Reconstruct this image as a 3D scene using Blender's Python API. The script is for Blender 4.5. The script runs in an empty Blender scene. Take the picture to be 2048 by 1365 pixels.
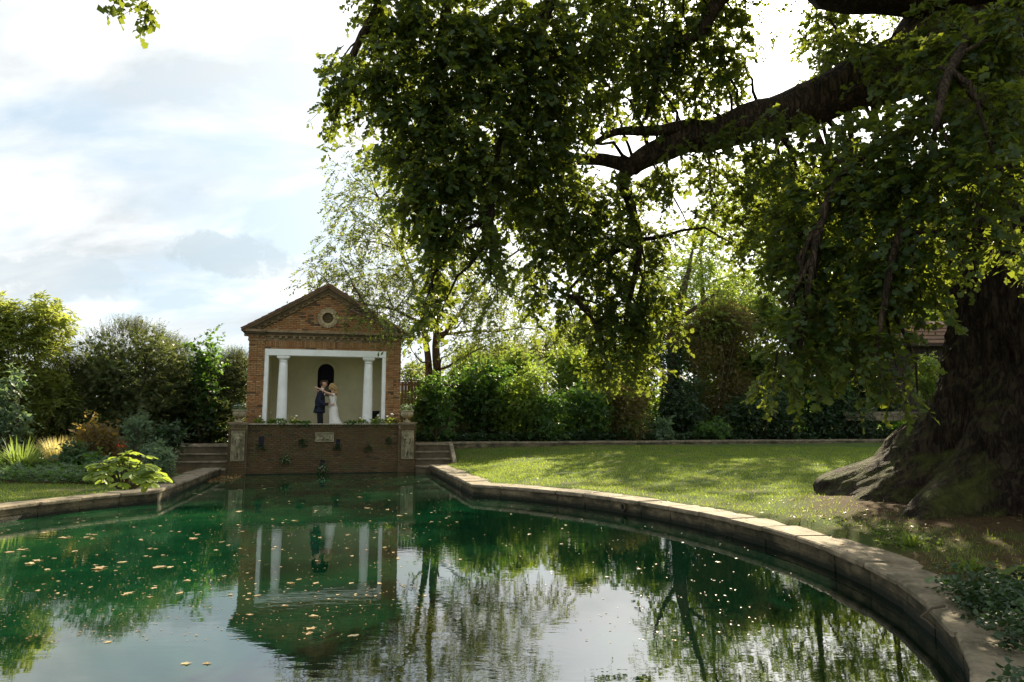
import bpy, bmesh, math, random
import numpy as np
from mathutils import Vector, Matrix, noise as mn

SC = bpy.context.scene
COL = SC.collection
R = math.radians
rng = np.random.default_rng(7)
random.seed(7)

# ------------------------------------------------------------ camera, sky, sun, exposure
H = 2.0
F = 1365.0
TH = math.atan(163 / 1365)
cam_d = bpy.data.cameras.new('camera')
cam_d.lens = 24.0
cam_d.sensor_width = 36.0
cam_d.clip_start = 0.1
cam_d.clip_end = 3000
cam = bpy.data.objects.new('camera', cam_d)
cam.location = (0, 0, H)
cam.rotation_euler = (math.pi / 2 + TH, 0, 0)
COL.objects.link(cam)
SC.camera = cam

SUN_AZ = math.atan2(0.389, 0.942)
SUN_EL = math.radians(31.0)
SC.view_settings.view_transform = 'Standard'
SC.view_settings.look = 'None'
SC.view_settings.gamma = 1.0
SC.view_settings.exposure = 1.6
SC.render.film_transparent = False
SC.cycles.max_bounces = 7
SC.cycles.diffuse_bounces = 3
SC.cycles.glossy_bounces = 3
SC.cycles.transmission_bounces = 4
SC.cycles.transparent_max_bounces = 6
SC.cycles.sample_clamp_indirect = 4.0

sun_d = bpy.data.lights.new('sun', 'SUN')
sun_d.energy = 5.0
sun_d.angle = R(0.53)
sun_d.color = (1.0, 0.86, 0.62)
sun = bpy.data.objects.new('sun', sun_d)
sdir = Vector((math.sin(SUN_AZ) * math.cos(SUN_EL), math.cos(SUN_AZ) * math.cos(SUN_EL), math.sin(SUN_EL)))
sun.rotation_euler = sdir.to_track_quat('Z', 'Y').to_euler()
sun.location = sdir * 60
COL.objects.link(sun)


def world():
    w = bpy.data.worlds.new('World')
    SC.world = w
    w.use_nodes = True
    nt = w.node_tree
    nt.nodes.clear()
    N, L = nt.nodes.new, nt.links.new
    out = N('ShaderNodeOutputWorld')
    bg = N('ShaderNodeBackground')
    sky = N('ShaderNodeTexSky')
    sky.sky_type = 'NISHITA'
    sky.sun_disc = False
    sky.sun_elevation = SUN_EL
    sky.sun_rotation = SUN_AZ
    sky.air_density = 1.0
    sky.dust_density = 1.5
    tc = N('ShaderNodeTexCoord')
    sep = N('ShaderNodeSeparateXYZ')
    L(tc.outputs['Generated'], sep.inputs[0])

    def math_(op, a, b=None, clamp=False):
        m = N('ShaderNodeMath')
        m.operation = op
        m.use_clamp = clamp
        for i, v in enumerate((a, b)):
            if v is None:
                continue
            if isinstance(v, (int, float)):
                m.inputs[i].default_value = v
            else:
                L(v, m.inputs[i])
        return m.outputs[0]
    zz = math_('ADD', math_('MAXIMUM', sep.outputs[2], 0.0), 0.42)
    cmb = N('ShaderNodeCombineXYZ')
    L(math_('DIVIDE', sep.outputs[0], zz), cmb.inputs[0])
    L(math_('DIVIDE', sep.outputs[1], zz), cmb.inputs[1])

    def noise(scale, detail, rough, off, dist=0.0):
        mp = N('ShaderNodeMapping')
        mp.inputs['Location'].default_value = off
        mp.inputs['Rotation'].default_value = (0, 0, R(-28))
        mp.inputs['Scale'].default_value = (0.75, 1.5, 1.0)
        L(cmb.outputs[0], mp.inputs[0])
        n = N('ShaderNodeTexNoise')
        n.inputs['Scale'].default_value = scale
        n.inputs['Detail'].default_value = detail
        n.inputs['Roughness'].default_value = rough
        n.inputs['Distortion'].default_value = dist
        L(mp.outputs[0], n.inputs['Vector'])
        return n.outputs[0]

    def ramp(v, stops):
        r = N('ShaderNodeValToRGB')
        e = r.color_ramp.elements
        while len(e) < len(stops):
            e.new(0.5)
        for el, (p, c) in zip(e, stops):
            el.position = p
            el.color = (c, c, c, 1) if isinstance(c, (int, float)) else (*c, 1)
        L(v, r.inputs[0])
        return r.outputs[0]

    def mix(f, a, b, mode='MIX'):
        m = N('ShaderNodeMix')
        m.data_type = 'RGBA'
        m.blend_type = mode
        for s, v in ((m.inputs[0], f), (m.inputs[6], a), (m.inputs[7], b)):
            if isinstance(v, (int, float)):
                s.default_value = v
            elif isinstance(v, tuple):
                s.default_value = (*v, 1)
            else:
                L(v, s)
        return m.outputs[2]
    # thin cloud sheet with blue gaps
    cover = ramp(noise(1.9, 8, 0.55, (12.2, 3.3, 0), 0.3), ((0.41, 0.0), (0.56, 1.0)))
    shade = ramp(noise(3.2, 7, 0.55, (7.3, 2.2, 0), 0.3), ((0.38, 0.0), (0.66, 1.0)))
    cloud = mix(shade, (0.27, 0.292, 0.305), (0.50, 0.50, 0.495))
    skys = mix(1.0, sky.outputs[0], (0.085, 0.085, 0.085), 'MULTIPLY')
    skyv = mix(0.85, skys, (0.245, 0.295, 0.33))
    col = mix(cover, skyv, cloud)

    # distinct grey cumulus bodies low on the left
    def puff(px, py, rx, ry, off):
        u, v = (px - 1024) / F, (682.5 - py) / F
        C, S = math.cos(TH), math.sin(TH)
        d = Vector((u, C - v * S, S + v * C)).normalized()
        rt = Vector((0, 0, 1)).cross(d).normalized() * -1
        up = rt.cross(d).normalized()
        if up.z < 0:
            up = -up
        def dot(vec):
            m = N('ShaderNodeVectorMath')
            m.operation = 'DOT_PRODUCT'
            L(tc.outputs['Generated'], m.inputs[0])
            m.inputs[1].default_value = vec
            return m.outputs['Value']
        a = math_('DIVIDE', dot(rt), rx / F)
        b = math_('DIVIDE', dot(up), ry / F)
        r2 = math_('ADD', math_('MULTIPLY', a, a), math_('MULTIPLY', b, b))
        nn = N('ShaderNodeTexNoise')
        nn.inputs['Scale'].default_value = 20
        nn.inputs['Detail'].default_value = 5
        nn.inputs['Roughness'].default_value = 0.66
        mp = N('ShaderNodeMapping')
        mp.inputs['Location'].default_value = off
        L(tc.outputs['Generated'], mp.inputs[0])
        L(mp.outputs[0], nn.inputs['Vector'])
        f = math_('SUBTRACT', math_('ADD', -0.4, math_('MULTIPLY', nn.outputs[0], 3.2)), r2)
        front = math_('GREATER_THAN', dot(d), 0.0)
        return math_('MULTIPLY', ramp(f, ((0.2, 0.0), (0.62, 1.0))), front)
    col = mix(math_('MULTIPLY', puff(470, 512, 110, 42, (1, 2, 3)), 0.62), col, (0.21, 0.25, 0.272))
    col = mix(math_('MULTIPLY', puff(135, 556, 120, 40, (5, 1, 0)), 0.55), col, (0.245, 0.28, 0.30))
    # bright haze round the sun, and the sun showing through it
    dt = N('ShaderNodeVectorMath')
    dt.operation = 'DOT_PRODUCT'
    L(tc.outputs['Generated'], dt.inputs[0])
    dt.inputs[1].default_value = sdir
    c = math_('MAXIMUM', dt.outputs['Value'], 0.0)
    halo = math_('MULTIPLY', math_('POWER', c, 9.0), 0.55)
    halo2 = math_('MULTIPLY', math_('POWER', c, 60.0), 1.5)
    core = math_('MULTIPLY', math_('POWER', c, 2600.0), 26.0)
    tot = math_('ADD', math_('ADD', halo, halo2), core)
    hm = mix(1.0, (1.0, 0.97, 0.90), tot, 'MULTIPLY')
    fin = mix(1.0, col, hm, 'ADD')
    L(fin, bg.inputs[0])
    bg.inputs[1].default_value = 0.90
    L(bg.outputs[0], out.inputs[0])
    w.cycles.sampling_method = 'MANUAL'
    w.cycles.sample_map_resolution = 1024


world()

# ------------------------------------------------------------ helpers


def ray(px, py):
    u, v = (px - 1024) / F, (682.5 - py) / F
    C, S = math.cos(TH), math.sin(TH)
    return Vector((u, C - v * S, S + v * C))


def at(px, py, Y):
    """the point of the place seen at (px, py) of the photograph, Y metres away"""
    d = ray(px, py)
    k = Y / d.y
    return Vector((d.x * k, Y, H + d.z * k))


T0 = (-7.5, 27.2)
TA = math.atan(0.2476)
CA, SA = math.cos(TA), math.sin(TA)


def W(s, t, z=0.0):
    """temple frame: s along its front, t towards the pool"""
    return Vector((T0[0] + s * CA + t * SA, T0[1] + s * SA - t * CA, z))


def st(x, y):
    dx, dy = x - T0[0], y - T0[1]
    return dx * CA + dy * SA, dx * SA - dy * CA


def link(o, parent=None):
    COL.objects.link(o)
    if parent is not None:
        o.parent = parent
    return o


def props(o, label=None, cat=None, group=None, kind=None):
    if label:
        o['label'] = label
    if cat:
        o['category'] = cat
    if group:
        o['group'] = group
    if kind:
        o['kind'] = kind
    return o


def thing(name, label, cat, loc=(0, 0, 0), rz=0.0, group=None):
    o = bpy.data.objects.new(name, None)
    o.empty_display_size = 0.2
    o.location = loc
    o.rotation_euler = (0, 0, rz)
    link(o)
    return props(o, label, cat, group)


class MB:
    """collects vertices and faces and links them as one mesh object"""

    def __init__(self):
        self.v = []
        self.f = []

    def add(self, vs, fs):
        b = len(self.v)
        self.v.extend([tuple(p) for p in vs])
        self.f.extend([tuple(i + b for i in f) for f in fs])
        return self

    def box(self, x0, x1, y0, y1, z0, z1, M=None):
        vs = [Vector((x, y, z)) for z in (z0, z1) for y in (y0, y1) for x in (x0, x1)]
        if M is not None:
            vs = [M @ v for v in vs]
        return self.add(vs, [(0, 2, 3, 1), (4, 5, 7, 6), (0, 1, 5, 4), (2, 6, 7, 3), (0, 4, 6, 2), (1, 3, 7, 5)])

    def tube(self, pts, rad, n=8, cap=True):
        pts = [Vector(p) for p in pts]
        if isinstance(rad, (int, float)):
            rad = [rad] * len(pts)
        vs, fs = [], []
        u = None
        for i, p in enumerate(pts):
            d = (pts[min(i + 1, len(pts) - 1)] - pts[max(i - 1, 0)]).normalized()
            if u is None:
                u = d.orthogonal().normalized()
            else:
                u = (u - d * u.dot(d)).normalized()
            w = d.cross(u)
            for k in range(n):
                a = 2 * math.pi * k / n
                vs.append(p + (u * math.cos(a) + w * math.sin(a)) * rad[i])
        for i in range(len(pts) - 1):
            for k in range(n):
                a, b = i * n + k, i * n + (k + 1) % n
                fs.append((a, b, b + n, a + n))
        if cap:
            fs.append(tuple(range(n))[::-1])
            fs.append(tuple(range((len(pts) - 1) * n, len(pts) * n)))
        return self.add(vs, fs)

    def lathe(self, prof, n=24, c=(0, 0), sx=1.0, sy=1.0, cap=True):
        vs, fs = [], []
        for r, z in prof:
            for k in range(n):
                a = 2 * math.pi * k / n
                vs.append((c[0] + r * math.cos(a) * sx, c[1] + r * math.sin(a) * sy, z))
        for i in range(len(prof) - 1):
            for k in range(n):
                a, b = i * n + k, i * n + (k + 1) % n
                fs.append((a, b, b + n, a + n))
        if cap:
            fs.append(tuple(range(n))[::-1])
            fs.append(tuple(range((len(prof) - 1) * n, len(prof) * n)))
        return self.add(vs, fs)

    def ball(self, c, r, n=10, m=7, s=(1, 1, 1)):
        prof = []
        vs, fs = [], []
        for j in range(m + 1):
            ph = math.pi * j / m
            for k in range(n):
                a = 2 * math.pi * k / n
                vs.append((c[0] + r * s[0] * math.sin(ph) * math.cos(a), c[1] + r * s[1] * math.sin(ph) * math.sin(a), c[2] + r * s[2] * math.cos(ph)))
        for j in range(m):
            for k in range(n):
                a, b = j * n + k, j * n + (k + 1) % n
                fs.append((a, a + n, b + n, b))
        return self.add(vs, fs)

    def mesh(self, name, m, smooth=False):
        me = bpy.data.meshes.new(name)
        me.from_pydata(self.v, [], self.f)
        me.materials.append(m)
        if smooth:
            me.polygons.foreach_set('use_smooth', [True] * len(me.polygons))
        me.update()
        return me

    def build(self, name, m, parent=None, smooth=False, kind=None, label=None):
        o = bpy.data.objects.new(name, self.mesh(name, m, smooth))
        link(o, parent)
        return props(o, label=label, kind=kind)


def np_obj(name, V, faces, m, parent=None, smooth=False, kind=None):
    """V (n,3); faces: list of (k,nv) index arrays"""
    me = bpy.data.meshes.new(name)
    me.vertices.add(len(V))
    me.vertices.foreach_set('co', np.ascontiguousarray(V, dtype=np.float32).ravel())
    loops = np.concatenate([f.ravel() for f in faces])
    sizes = np.concatenate([np.full(len(f), f.shape[1], dtype=np.int32) for f in faces])
    starts = np.concatenate([[0], np.cumsum(sizes)[:-1]]).astype(np.int32)
    me.loops.add(len(loops))
    me.loops.foreach_set('vertex_index', loops.astype(np.int32))
    me.polygons.add(len(sizes))
    me.polygons.foreach_set('loop_start', starts)
    try:
        me.polygons.foreach_set('loop_total', sizes)
    except Exception:
        pass
    if smooth:
        me.polygons.foreach_set('use_smooth', np.ones(len(sizes), dtype=bool))
    me.materials.append(m)
    me.update(calc_edges=True)
    o = bpy.data.objects.new(name, me)
    link(o, parent)
    return props(o, kind=kind)


# ------------------------------------------------------------ materials


class Mat:
    def __init__(self, name):
        self.m = bpy.data.materials.new(name)
        self.m.use_nodes = True
        self.nt = self.m.node_tree
        self.nt.nodes.clear()
        self.out = self.N('ShaderNodeOutputMaterial')
        self.tc = None

    def N(self, t):
        return self.nt.nodes.new(t)

    def L(self, a, b):
        self.nt.links.new(a, b)

    def put(self, s, v):
        if isinstance(v, (int, float)):
            s.default_value = v
        elif isinstance(v, tuple):
            s.default_value = (*v, 1) if len(v) == 3 and s.type == 'RGBA' else v
        else:
            self.L(v, s)

    def coord(self, which='Object'):
        if self.tc is None:
            self.tc = self.N('ShaderNodeTexCoord')
        return self.tc.outputs[which]

    def world_pos(self):
        return self.N('ShaderNodeNewGeometry').outputs['Position']

    def noise(self, scale, detail=4, rough=0.55, vec=None, sc=None, dist=0.0, loc=(0, 0, 0)):
        n = self.N('ShaderNodeTexNoise')
        n.inputs['Scale'].default_value = scale
        n.inputs['Detail'].default_value = detail
        n.inputs['Roughness'].default_value = rough
        n.inputs['Distortion'].default_value = dist
        v = vec if vec is not None else self.coord()
        if sc is not None or loc != (0, 0, 0):
            mp = self.N('ShaderNodeMapping')
            mp.inputs['Scale'].default_value = sc or (1, 1, 1)
            mp.inputs['Location'].default_value = loc
            self.L(v, mp.inputs[0])
            v = mp.outputs[0]
        self.L(v, n.inputs['Vector'])
        return n.outputs[0]

    def ramp(self, v, stops, interp='LINEAR'):
        r = self.N('ShaderNodeValToRGB')
        r.color_ramp.interpolation = interp
        e = r.color_ramp.elements
        while len(e) < len(stops):
            e.new(0.5)
        for el, (p, c) in zip(e, stops):
            el.position = p
            el.color = (c, c, c, 1) if isinstance(c, (int, float)) else (*c, 1)
        self.L(v, r.inputs[0])
        return r.outputs[0]

    def mix(self, f, a, b, mode='MIX'):
        m = self.N('ShaderNodeMix')
        m.data_type = 'RGBA'
        m.blend_type = mode
        for s, v in ((m.inputs[0], f), (m.inputs[6], a), (m.inputs[7], b)):
            self.put(s, v)
        return m.outputs[2]

    def math(self, op, a, b=None, clamp=False):
        m = self.N('ShaderNodeMath')
        m.operation = op
        m.use_clamp = clamp
        self.put(m.inputs[0], a)
        if b is not None:
            self.put(m.inputs[1], b)
        return m.outputs[0]

    def bump(self, h, strength=0.4, dist=0.02, normal=None):
        b = self.N('ShaderNodeBump')
        b.inputs['Strength'].default_value = strength
        b.inputs['Distance'].default_value = dist
        self.L(h, b.inputs['Height'])
        if normal is not None:
            self.L(normal, b.inputs['Normal'])
        return b.outputs[0]

    def bsdf(self, col, rough=0.8, normal=None, ior=None, spec=None, metal=0.0):
        p = self.N('ShaderNodeBsdfPrincipled')
        self.put(p.inputs['Base Color'], col)
        self.put(p.inputs['Roughness'], rough)
        if normal is not None:
            self.L(normal, p.inputs['Normal'])
        if ior:
            p.inputs['IOR'].default_value = ior
        if spec is not None:
            p.inputs['Specular IOR Level'].default_value = spec
        p.inputs['Metallic'].default_value = metal
        return p.outputs[0]

    def done(self, sh):
        self.L(sh, self.out.inputs[0])
        return self.m

    def rand(self, island):
        if island:
            return self.N('ShaderNodeNewGeometry').outputs['Random Per Island']
        return self.N('ShaderNodeObjectInfo').outputs['Random']


def leaf_mat(name, cols, trans, tf=0.45, gloss=0.35, island=True, var_scale=0.9):
    """cols: ramp of real leaf colours; trans: colour of light coming through"""
    k = Mat(name)
    rnd = k.rand(island)
    n = k.noise(var_scale, 3, 0.6, vec=k.world_pos())
    v = k.math('ADD', k.math('MULTIPLY', rnd, 0.65), k.math('MULTIPLY', n, 0.5), clamp=True)
    st_ = [(i / (len(cols) - 1) * 0.9 + 0.05, c) for i, c in enumerate(cols)]
    col = k.ramp(v, st_)
    p = k.N('ShaderNodeBsdfPrincipled')
    k.L(col, p.inputs['Base Color'])
    p.inputs['Roughness'].default_value = 0.5
    p.inputs['Specular IOR Level'].default_value = gloss
    t = k.N('ShaderNodeBsdfTranslucent')
    k.put(t.inputs[0], k.mix(0.35, trans, k.mix(1.0, col, (2.2, 2.2, 1.4), 'MULTIPLY')))
    m = k.N('ShaderNodeMixShader')
    m.inputs[0].default_value = tf
    k.L(p.outputs[0], m.inputs[1])
    k.L(t.outputs[0], m.inputs[2])
    return k.done(m.outputs[0])


def brick_mat(name, island, dark=0.0, cols=None, moss=0.25):
    k = Mat(name)
    rnd = k.rand(island)
    cols = cols or ((0.0, (0.33, 0.145, 0.06)), (0.3, (0.43, 0.21, 0.085)), (0.6, (0.36, 0.19, 0.08)), (0.82, (0.50, 0.31, 0.15)), (0.93, (0.16, 0.09, 0.05)), (1.0, (0.10, 0.07, 0.05)))
    c = k.ramp(rnd, cols)
    wp = k.world_pos()
    n = k.noise(14, 5, 0.7, vec=wp)
    c = k.mix(k.ramp(n, ((0.35, 0.0), (0.75, 0.55))), c, (0.09, 0.06, 0.035))
    big = k.noise(0.9, 5, 0.65, vec=wp, sc=(1, 1, 0.5))
    if dark:
        c = k.mix(k.ramp(big, ((0.28, dark), (0.72, dark * 0.45))), c, (0.035, 0.035, 0.018))
    g = k.noise(3.0, 5, 0.7, vec=wp, loc=(4, 2, 1))
    c = k.mix(k.ramp(g, ((0.5, 0.0), (0.68, moss))), c, (0.09, 0.10, 0.03))
    nm = k.bump(k.noise(90, 4, 0.7, vec=wp), 0.5, 0.006)
    return k.done(k.bsdf(c, 0.9, nm, spec=0.2))


def plain(name, col, rough=0.8, var=0.15, scale=6, bump=0.3, bscale=60, bd=0.006, spec=0.3, stain=None, sf=0.5, ss=2.0):
    k = Mat(name)
    wp = k.world_pos()
    n = k.noise(scale, 5, 0.6, vec=wp)
    lo = tuple(x * (1 - var) for x in col)
    hi = tuple(min(1, x * (1 + var)) for x in col)
    c = k.ramp(n, ((0.3, lo), (0.7, hi)))
    if stain:
        c = k.mix(k.ramp(k.noise(ss, 6, 0.7, vec=wp, loc=(3, 1, 7)), ((0.45, 0.0), (0.7, sf))), c, stain)
    nm = k.bump(k.noise(bscale, 4, 0.6, vec=wp), bump, bd)
    return k.done(k.bsdf(c, rough, nm, spec=spec))


M = {}
M['brick'] = brick_mat('brick', False)
M['brick_mass'] = brick_mat('brick_mass', True)
YB = ((0.0, (0.34, 0.17, 0.07)), (0.4, (0.42, 0.25, 0.11)), (0.75, (0.30, 0.15, 0.065)), (0.93, (0.38, 0.17, 0.07)), (1.0, (0.16, 0.09, 0.05)))
M['brick_buff'] = brick_mat('brick_buff', False, cols=YB, moss=0.3)
M['brick_ring'] = brick_mat('brick_ring', False, cols=((0.0, (0.46, 0.34, 0.19)), (0.7, (0.56, 0.44, 0.26)), (1.0, (0.34, 0.22, 0.12))), moss=0.2)
M['brick_buff_mass'] = brick_mat('brick_buff_mass', True, cols=YB, moss=0.3)
WB = ((0.0, (0.15, 0.075, 0.032)), (0.4, (0.20, 0.11, 0.045)), (0.7, (0.13, 0.085, 0.04)), (0.9, (0.25, 0.16, 0.08)), (1.0, (0.05, 0.04, 0.03)))
M['brick_wet'] = brick_mat('brick_wet', False, dark=0.62, moss=0.6, cols=WB)
M['brick_wet_mass'] = brick_mat('brick_wet_mass', True, dark=0.62, moss=0.6, cols=WB)
M['mortar'] = plain('mortar', (0.30, 0.25, 0.17), stain=(0.08, 0.07, 0.035), sf=0.7)
M['mortar_wet'] = plain('mortar_wet', (0.30, 0.25, 0.15), stain=(0.06, 0.06, 0.025), sf=0.75, ss=1.2)
M['moulding'] = plain('moulding', (0.26, 0.18, 0.10), stain=(0.07, 0.06, 0.025), sf=0.85, ss=4)
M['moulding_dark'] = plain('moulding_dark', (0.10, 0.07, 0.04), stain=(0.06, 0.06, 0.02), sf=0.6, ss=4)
M['white'] = plain('white_paint', (0.86, 0.86, 0.82), 0.55, var=0.05, scale=2, bump=0.15, stain=(0.58, 0.56, 0.44), sf=0.4)
M['render'] = plain('render_wall', (0.80, 0.73, 0.47), 0.9, var=0.1, scale=1.2, bump=0.6, bscale=45, stain=(0.62, 0.56, 0.33), sf=0.5, ss=1.0)
M['floor'] = plain('floor_stone', (0.40, 0.36, 0.27), 0.85, var=0.15)
M['stone'] = plain('coping_stone', (0.235, 0.19, 0.125), 0.85, var=0.35, scale=5, bump=0.9, bscale=26, bd=0.02, stain=(0.05, 0.05, 0.024), sf=0.85, ss=3.2)
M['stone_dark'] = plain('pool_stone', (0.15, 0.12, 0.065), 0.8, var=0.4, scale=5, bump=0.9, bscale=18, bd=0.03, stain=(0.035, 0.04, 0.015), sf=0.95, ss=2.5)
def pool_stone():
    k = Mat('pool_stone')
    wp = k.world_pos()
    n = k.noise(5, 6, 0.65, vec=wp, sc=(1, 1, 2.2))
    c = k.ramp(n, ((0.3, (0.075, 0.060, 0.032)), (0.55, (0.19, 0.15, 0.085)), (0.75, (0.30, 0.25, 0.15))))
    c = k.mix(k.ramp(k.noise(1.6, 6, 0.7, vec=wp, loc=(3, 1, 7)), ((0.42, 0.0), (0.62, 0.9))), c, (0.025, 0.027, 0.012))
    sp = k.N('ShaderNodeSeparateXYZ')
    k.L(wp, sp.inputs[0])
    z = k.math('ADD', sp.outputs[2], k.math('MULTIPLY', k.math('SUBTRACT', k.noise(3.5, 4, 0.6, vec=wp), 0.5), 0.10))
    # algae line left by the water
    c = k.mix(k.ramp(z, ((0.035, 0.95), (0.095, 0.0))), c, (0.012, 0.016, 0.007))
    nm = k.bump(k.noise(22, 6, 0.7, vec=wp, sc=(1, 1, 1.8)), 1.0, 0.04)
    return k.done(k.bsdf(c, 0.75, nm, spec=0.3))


M['stone_dark'] = pool_stone()
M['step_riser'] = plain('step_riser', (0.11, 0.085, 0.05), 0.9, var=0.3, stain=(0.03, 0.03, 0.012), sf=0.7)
M['carved'] = plain('carved_stone', (0.27, 0.235, 0.14), 0.85, var=0.3, scale=8, bump=0.7, stain=(0.06, 0.06, 0.028), sf=0.9, ss=6)
M['urn'] = plain('urn_stone', (0.38, 0.32, 0.20), 0.85, var=0.25, scale=10, bump=0.6, stain=(0.12, 0.11, 0.05), sf=0.8, ss=8)
M['black'] = plain('black_iron', (0.012, 0.012, 0.012), 0.6, var=0.3)
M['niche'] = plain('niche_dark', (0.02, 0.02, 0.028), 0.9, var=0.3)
M['tile'] = plain('roof_tile', (0.16, 0.085, 0.05), 0.85, var=0.35, scale=5, stain=(0.05, 0.05, 0.025), sf=0.7)
M['timber'] = plain('dark_timber', (0.035, 0.026, 0.018), 0.85, var=0.4, scale=8)
M['fence'] = plain('fence_wood', (0.11, 0.08, 0.045), 0.85, var=0.35, scale=8)


def bark_mat(name, a, b, moss=0.0, sc=(1, 1, 0.32), scale=9.0, bd=0.05):
    k = Mat(name)
    wp = k.world_pos()
    n = k.noise(scale, 8, 0.7, vec=wp, sc=sc, dist=0.6)
    fur = k.math('ABSOLUTE', k.math('SUBTRACT', k.noise(scale * .75, 4, 0.6, vec=wp, sc=(sc[0] * 1.2, sc[1] * 1.2, sc[2] * .7), dist=1.2, loc=(3, 3, 3)), 0.5))
    fur = k.ramp(fur, ((0.0, 0.0), (0.10, 1.0)))
    n = k.math('MULTIPLY', n, k.math('ADD', 0.35, k.math('MULTIPLY', fur, 0.65)))
    c = k.ramp(n, ((0.16, a), (0.55, b)))
    if moss:
        gn = k.N('ShaderNodeNewGeometry')
        sp = k.N('ShaderNodeSeparateXYZ')
        k.L(gn.outputs['Normal'], sp.inputs[0])
        up = k.ramp(sp.outputs[2], ((0.35, 0.0), (0.75, 1.0)))
        g = k.ramp(k.noise(2.2, 5, 0.7, vec=wp), ((0.42, 0.0), (0.6, moss)))
        c = k.mix(k.math('MULTIPLY', up, g), c, (0.085, 0.095, 0.02))
    nm = k.bump(n, 1.0, bd * 1.6)
    return k.done(k.bsdf(c, 0.9, nm, spec=0.15))


M['bark'] = bark_mat('oak_bark', (0.010, 0.007, 0.005), (0.058, 0.040, 0.026), moss=0.9)
M['bark_limb'] = bark_mat('limb_bark', (0.02, 0.014, 0.009), (0.095, 0.065, 0.04), scale=14)
M['bark_thin'] = bark_mat('cherry_bark', (0.05, 0.035, 0.022), (0.16, 0.11, 0.07), sc=(1, 1, 1), scale=12, bd=0.02)
M['twig'] = plain('twig', (0.07, 0.05, 0.03), 0.9)

M['oak_leaf'] = leaf_mat('oak_leaf', [(0.011, 0.027, 0.007), (0.018, 0.043, 0.009), (0.030, 0.062, 0.012), (0.058, 0.085, 0.018)], (0.32, 0.36, 0.03), 0.44)
M['cherry_leaf'] = leaf_mat('cherry_leaf', [(0.03, 0.062, 0.015), (0.055, 0.10, 0.022), (0.09, 0.125, 0.03), (0.17, 0.13, 0.03)], (0.33, 0.38, 0.06), 0.5)
M['ivy_leaf'] = leaf_mat('ivy_leaf', [(0.010, 0.028, 0.008), (0.018, 0.045, 0.012), (0.03, 0.065, 0.018)], (0.08, 0.15, 0.02), 0.28, gloss=0.55)
M['laurel_leaf'] = leaf_mat('laurel_leaf', [(0.018, 0.05, 0.010), (0.03, 0.08, 0.016), (0.06, 0.12, 0.025)], (0.20, 0.36, 0.03), 0.42, gloss=0.5)
M['bright_leaf'] = leaf_mat('bright_leaf', [(0.04, 0.09, 0.012), (0.075, 0.13, 0.02), (0.12, 0.16, 0.03)], (0.36, 0.46, 0.05), 0.5)
M['olive_leaf'] = leaf_mat('olive_leaf', [(0.05, 0.06, 0.02), (0.085, 0.09, 0.028), (0.13, 0.10, 0.035), (0.16, 0.09, 0.03)], (0.30, 0.28, 0.05), 0.45)
M['bamboo_leaf'] = leaf_mat('bamboo_leaf', [(0.07, 0.11, 0.02), (0.12, 0.16, 0.03), (0.17, 0.19, 0.04)], (0.48, 0.52, 0.08), 0.5)
M['needle'] = leaf_mat('needle_leaf', [(0.018, 0.036, 0.012), (0.035, 0.062, 0.02), (0.075, 0.10, 0.035), (0.12, 0.12, 0.05)], (0.24, 0.28, 0.07), 0.35, gloss=0.3)
M['glaucous'] = leaf_mat('glaucous_leaf', [(0.045, 0.085, 0.045), (0.08, 0.13, 0.07), (0.13, 0.19, 0.11)], (0.25, 0.36, 0.13), 0.35)
M['strap'] = leaf_mat('strap_leaf', [(0.04, 0.085, 0.018), (0.075, 0.13, 0.03), (0.14, 0.17, 0.05)], (0.35, 0.45, 0.08), 0.45)
M['gold'] = leaf_mat('gold_grass', [(0.30, 0.26, 0.10), (0.42, 0.37, 0.16), (0.50, 0.45, 0.22)], (0.60, 0.52, 0.22), 0.5)
M['bronze'] = leaf_mat('bronze_leaf', [(0.06, 0.055, 0.02), (0.11, 0.08, 0.025), (0.16, 0.10, 0.03)], (0.38, 0.26, 0.05), 0.45)
M['lime'] = leaf_mat('lime_leaf', [(0.06, 0.11, 0.02), (0.11, 0.17, 0.03), (0.17, 0.20, 0.05)], (0.42, 0.50, 0.06), 0.5, island=False)
M['broad'] = leaf_mat('broad_leaf', [(0.025, 0.06, 0.02), (0.045, 0.095, 0.03), (0.08, 0.14, 0.04)], (0.20, 0.33, 0.06), 0.3, gloss=0.5, island=False)
M['grass'] = leaf_mat('grass_blade', [(0.05, 0.10, 0.014), (0.085, 0.14, 0.02), (0.15, 0.17, 0.035)], (0.42, 0.52, 0.06), 0.5, gloss=0.2)
M['astilbe'] = plain('rust_flower', (0.42, 0.07, 0.03), 0.9, var=0.35, scale=30)
M['petal'] = plain('white_petal', (0.80, 0.78, 0.70), 0.7, var=0.08)
M['petal_yellow'] = plain('yellow_petal', (0.62, 0.55, 0.16), 0.7, var=0.15)
M['pink'] = plain('pink_petal', (0.62, 0.30, 0.30), 0.7, var=0.1)
M['dead_leaf'] = leaf_mat('dead_leaf', [(0.10, 0.05, 0.02), (0.20, 0.11, 0.04), (0.28, 0.19, 0.08), (0.26, 0.12, 0.03)], (0.25, 0.14, 0.04), 0.15, island=True)
M['floating_leaf'] = leaf_mat('floating_leaf', [(0.13, 0.08, 0.035), (0.26, 0.19, 0.09), (0.42, 0.34, 0.19), (0.22, 0.12, 0.05)], (0.4, 0.3, 0.1), 0.1, island=False)


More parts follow.
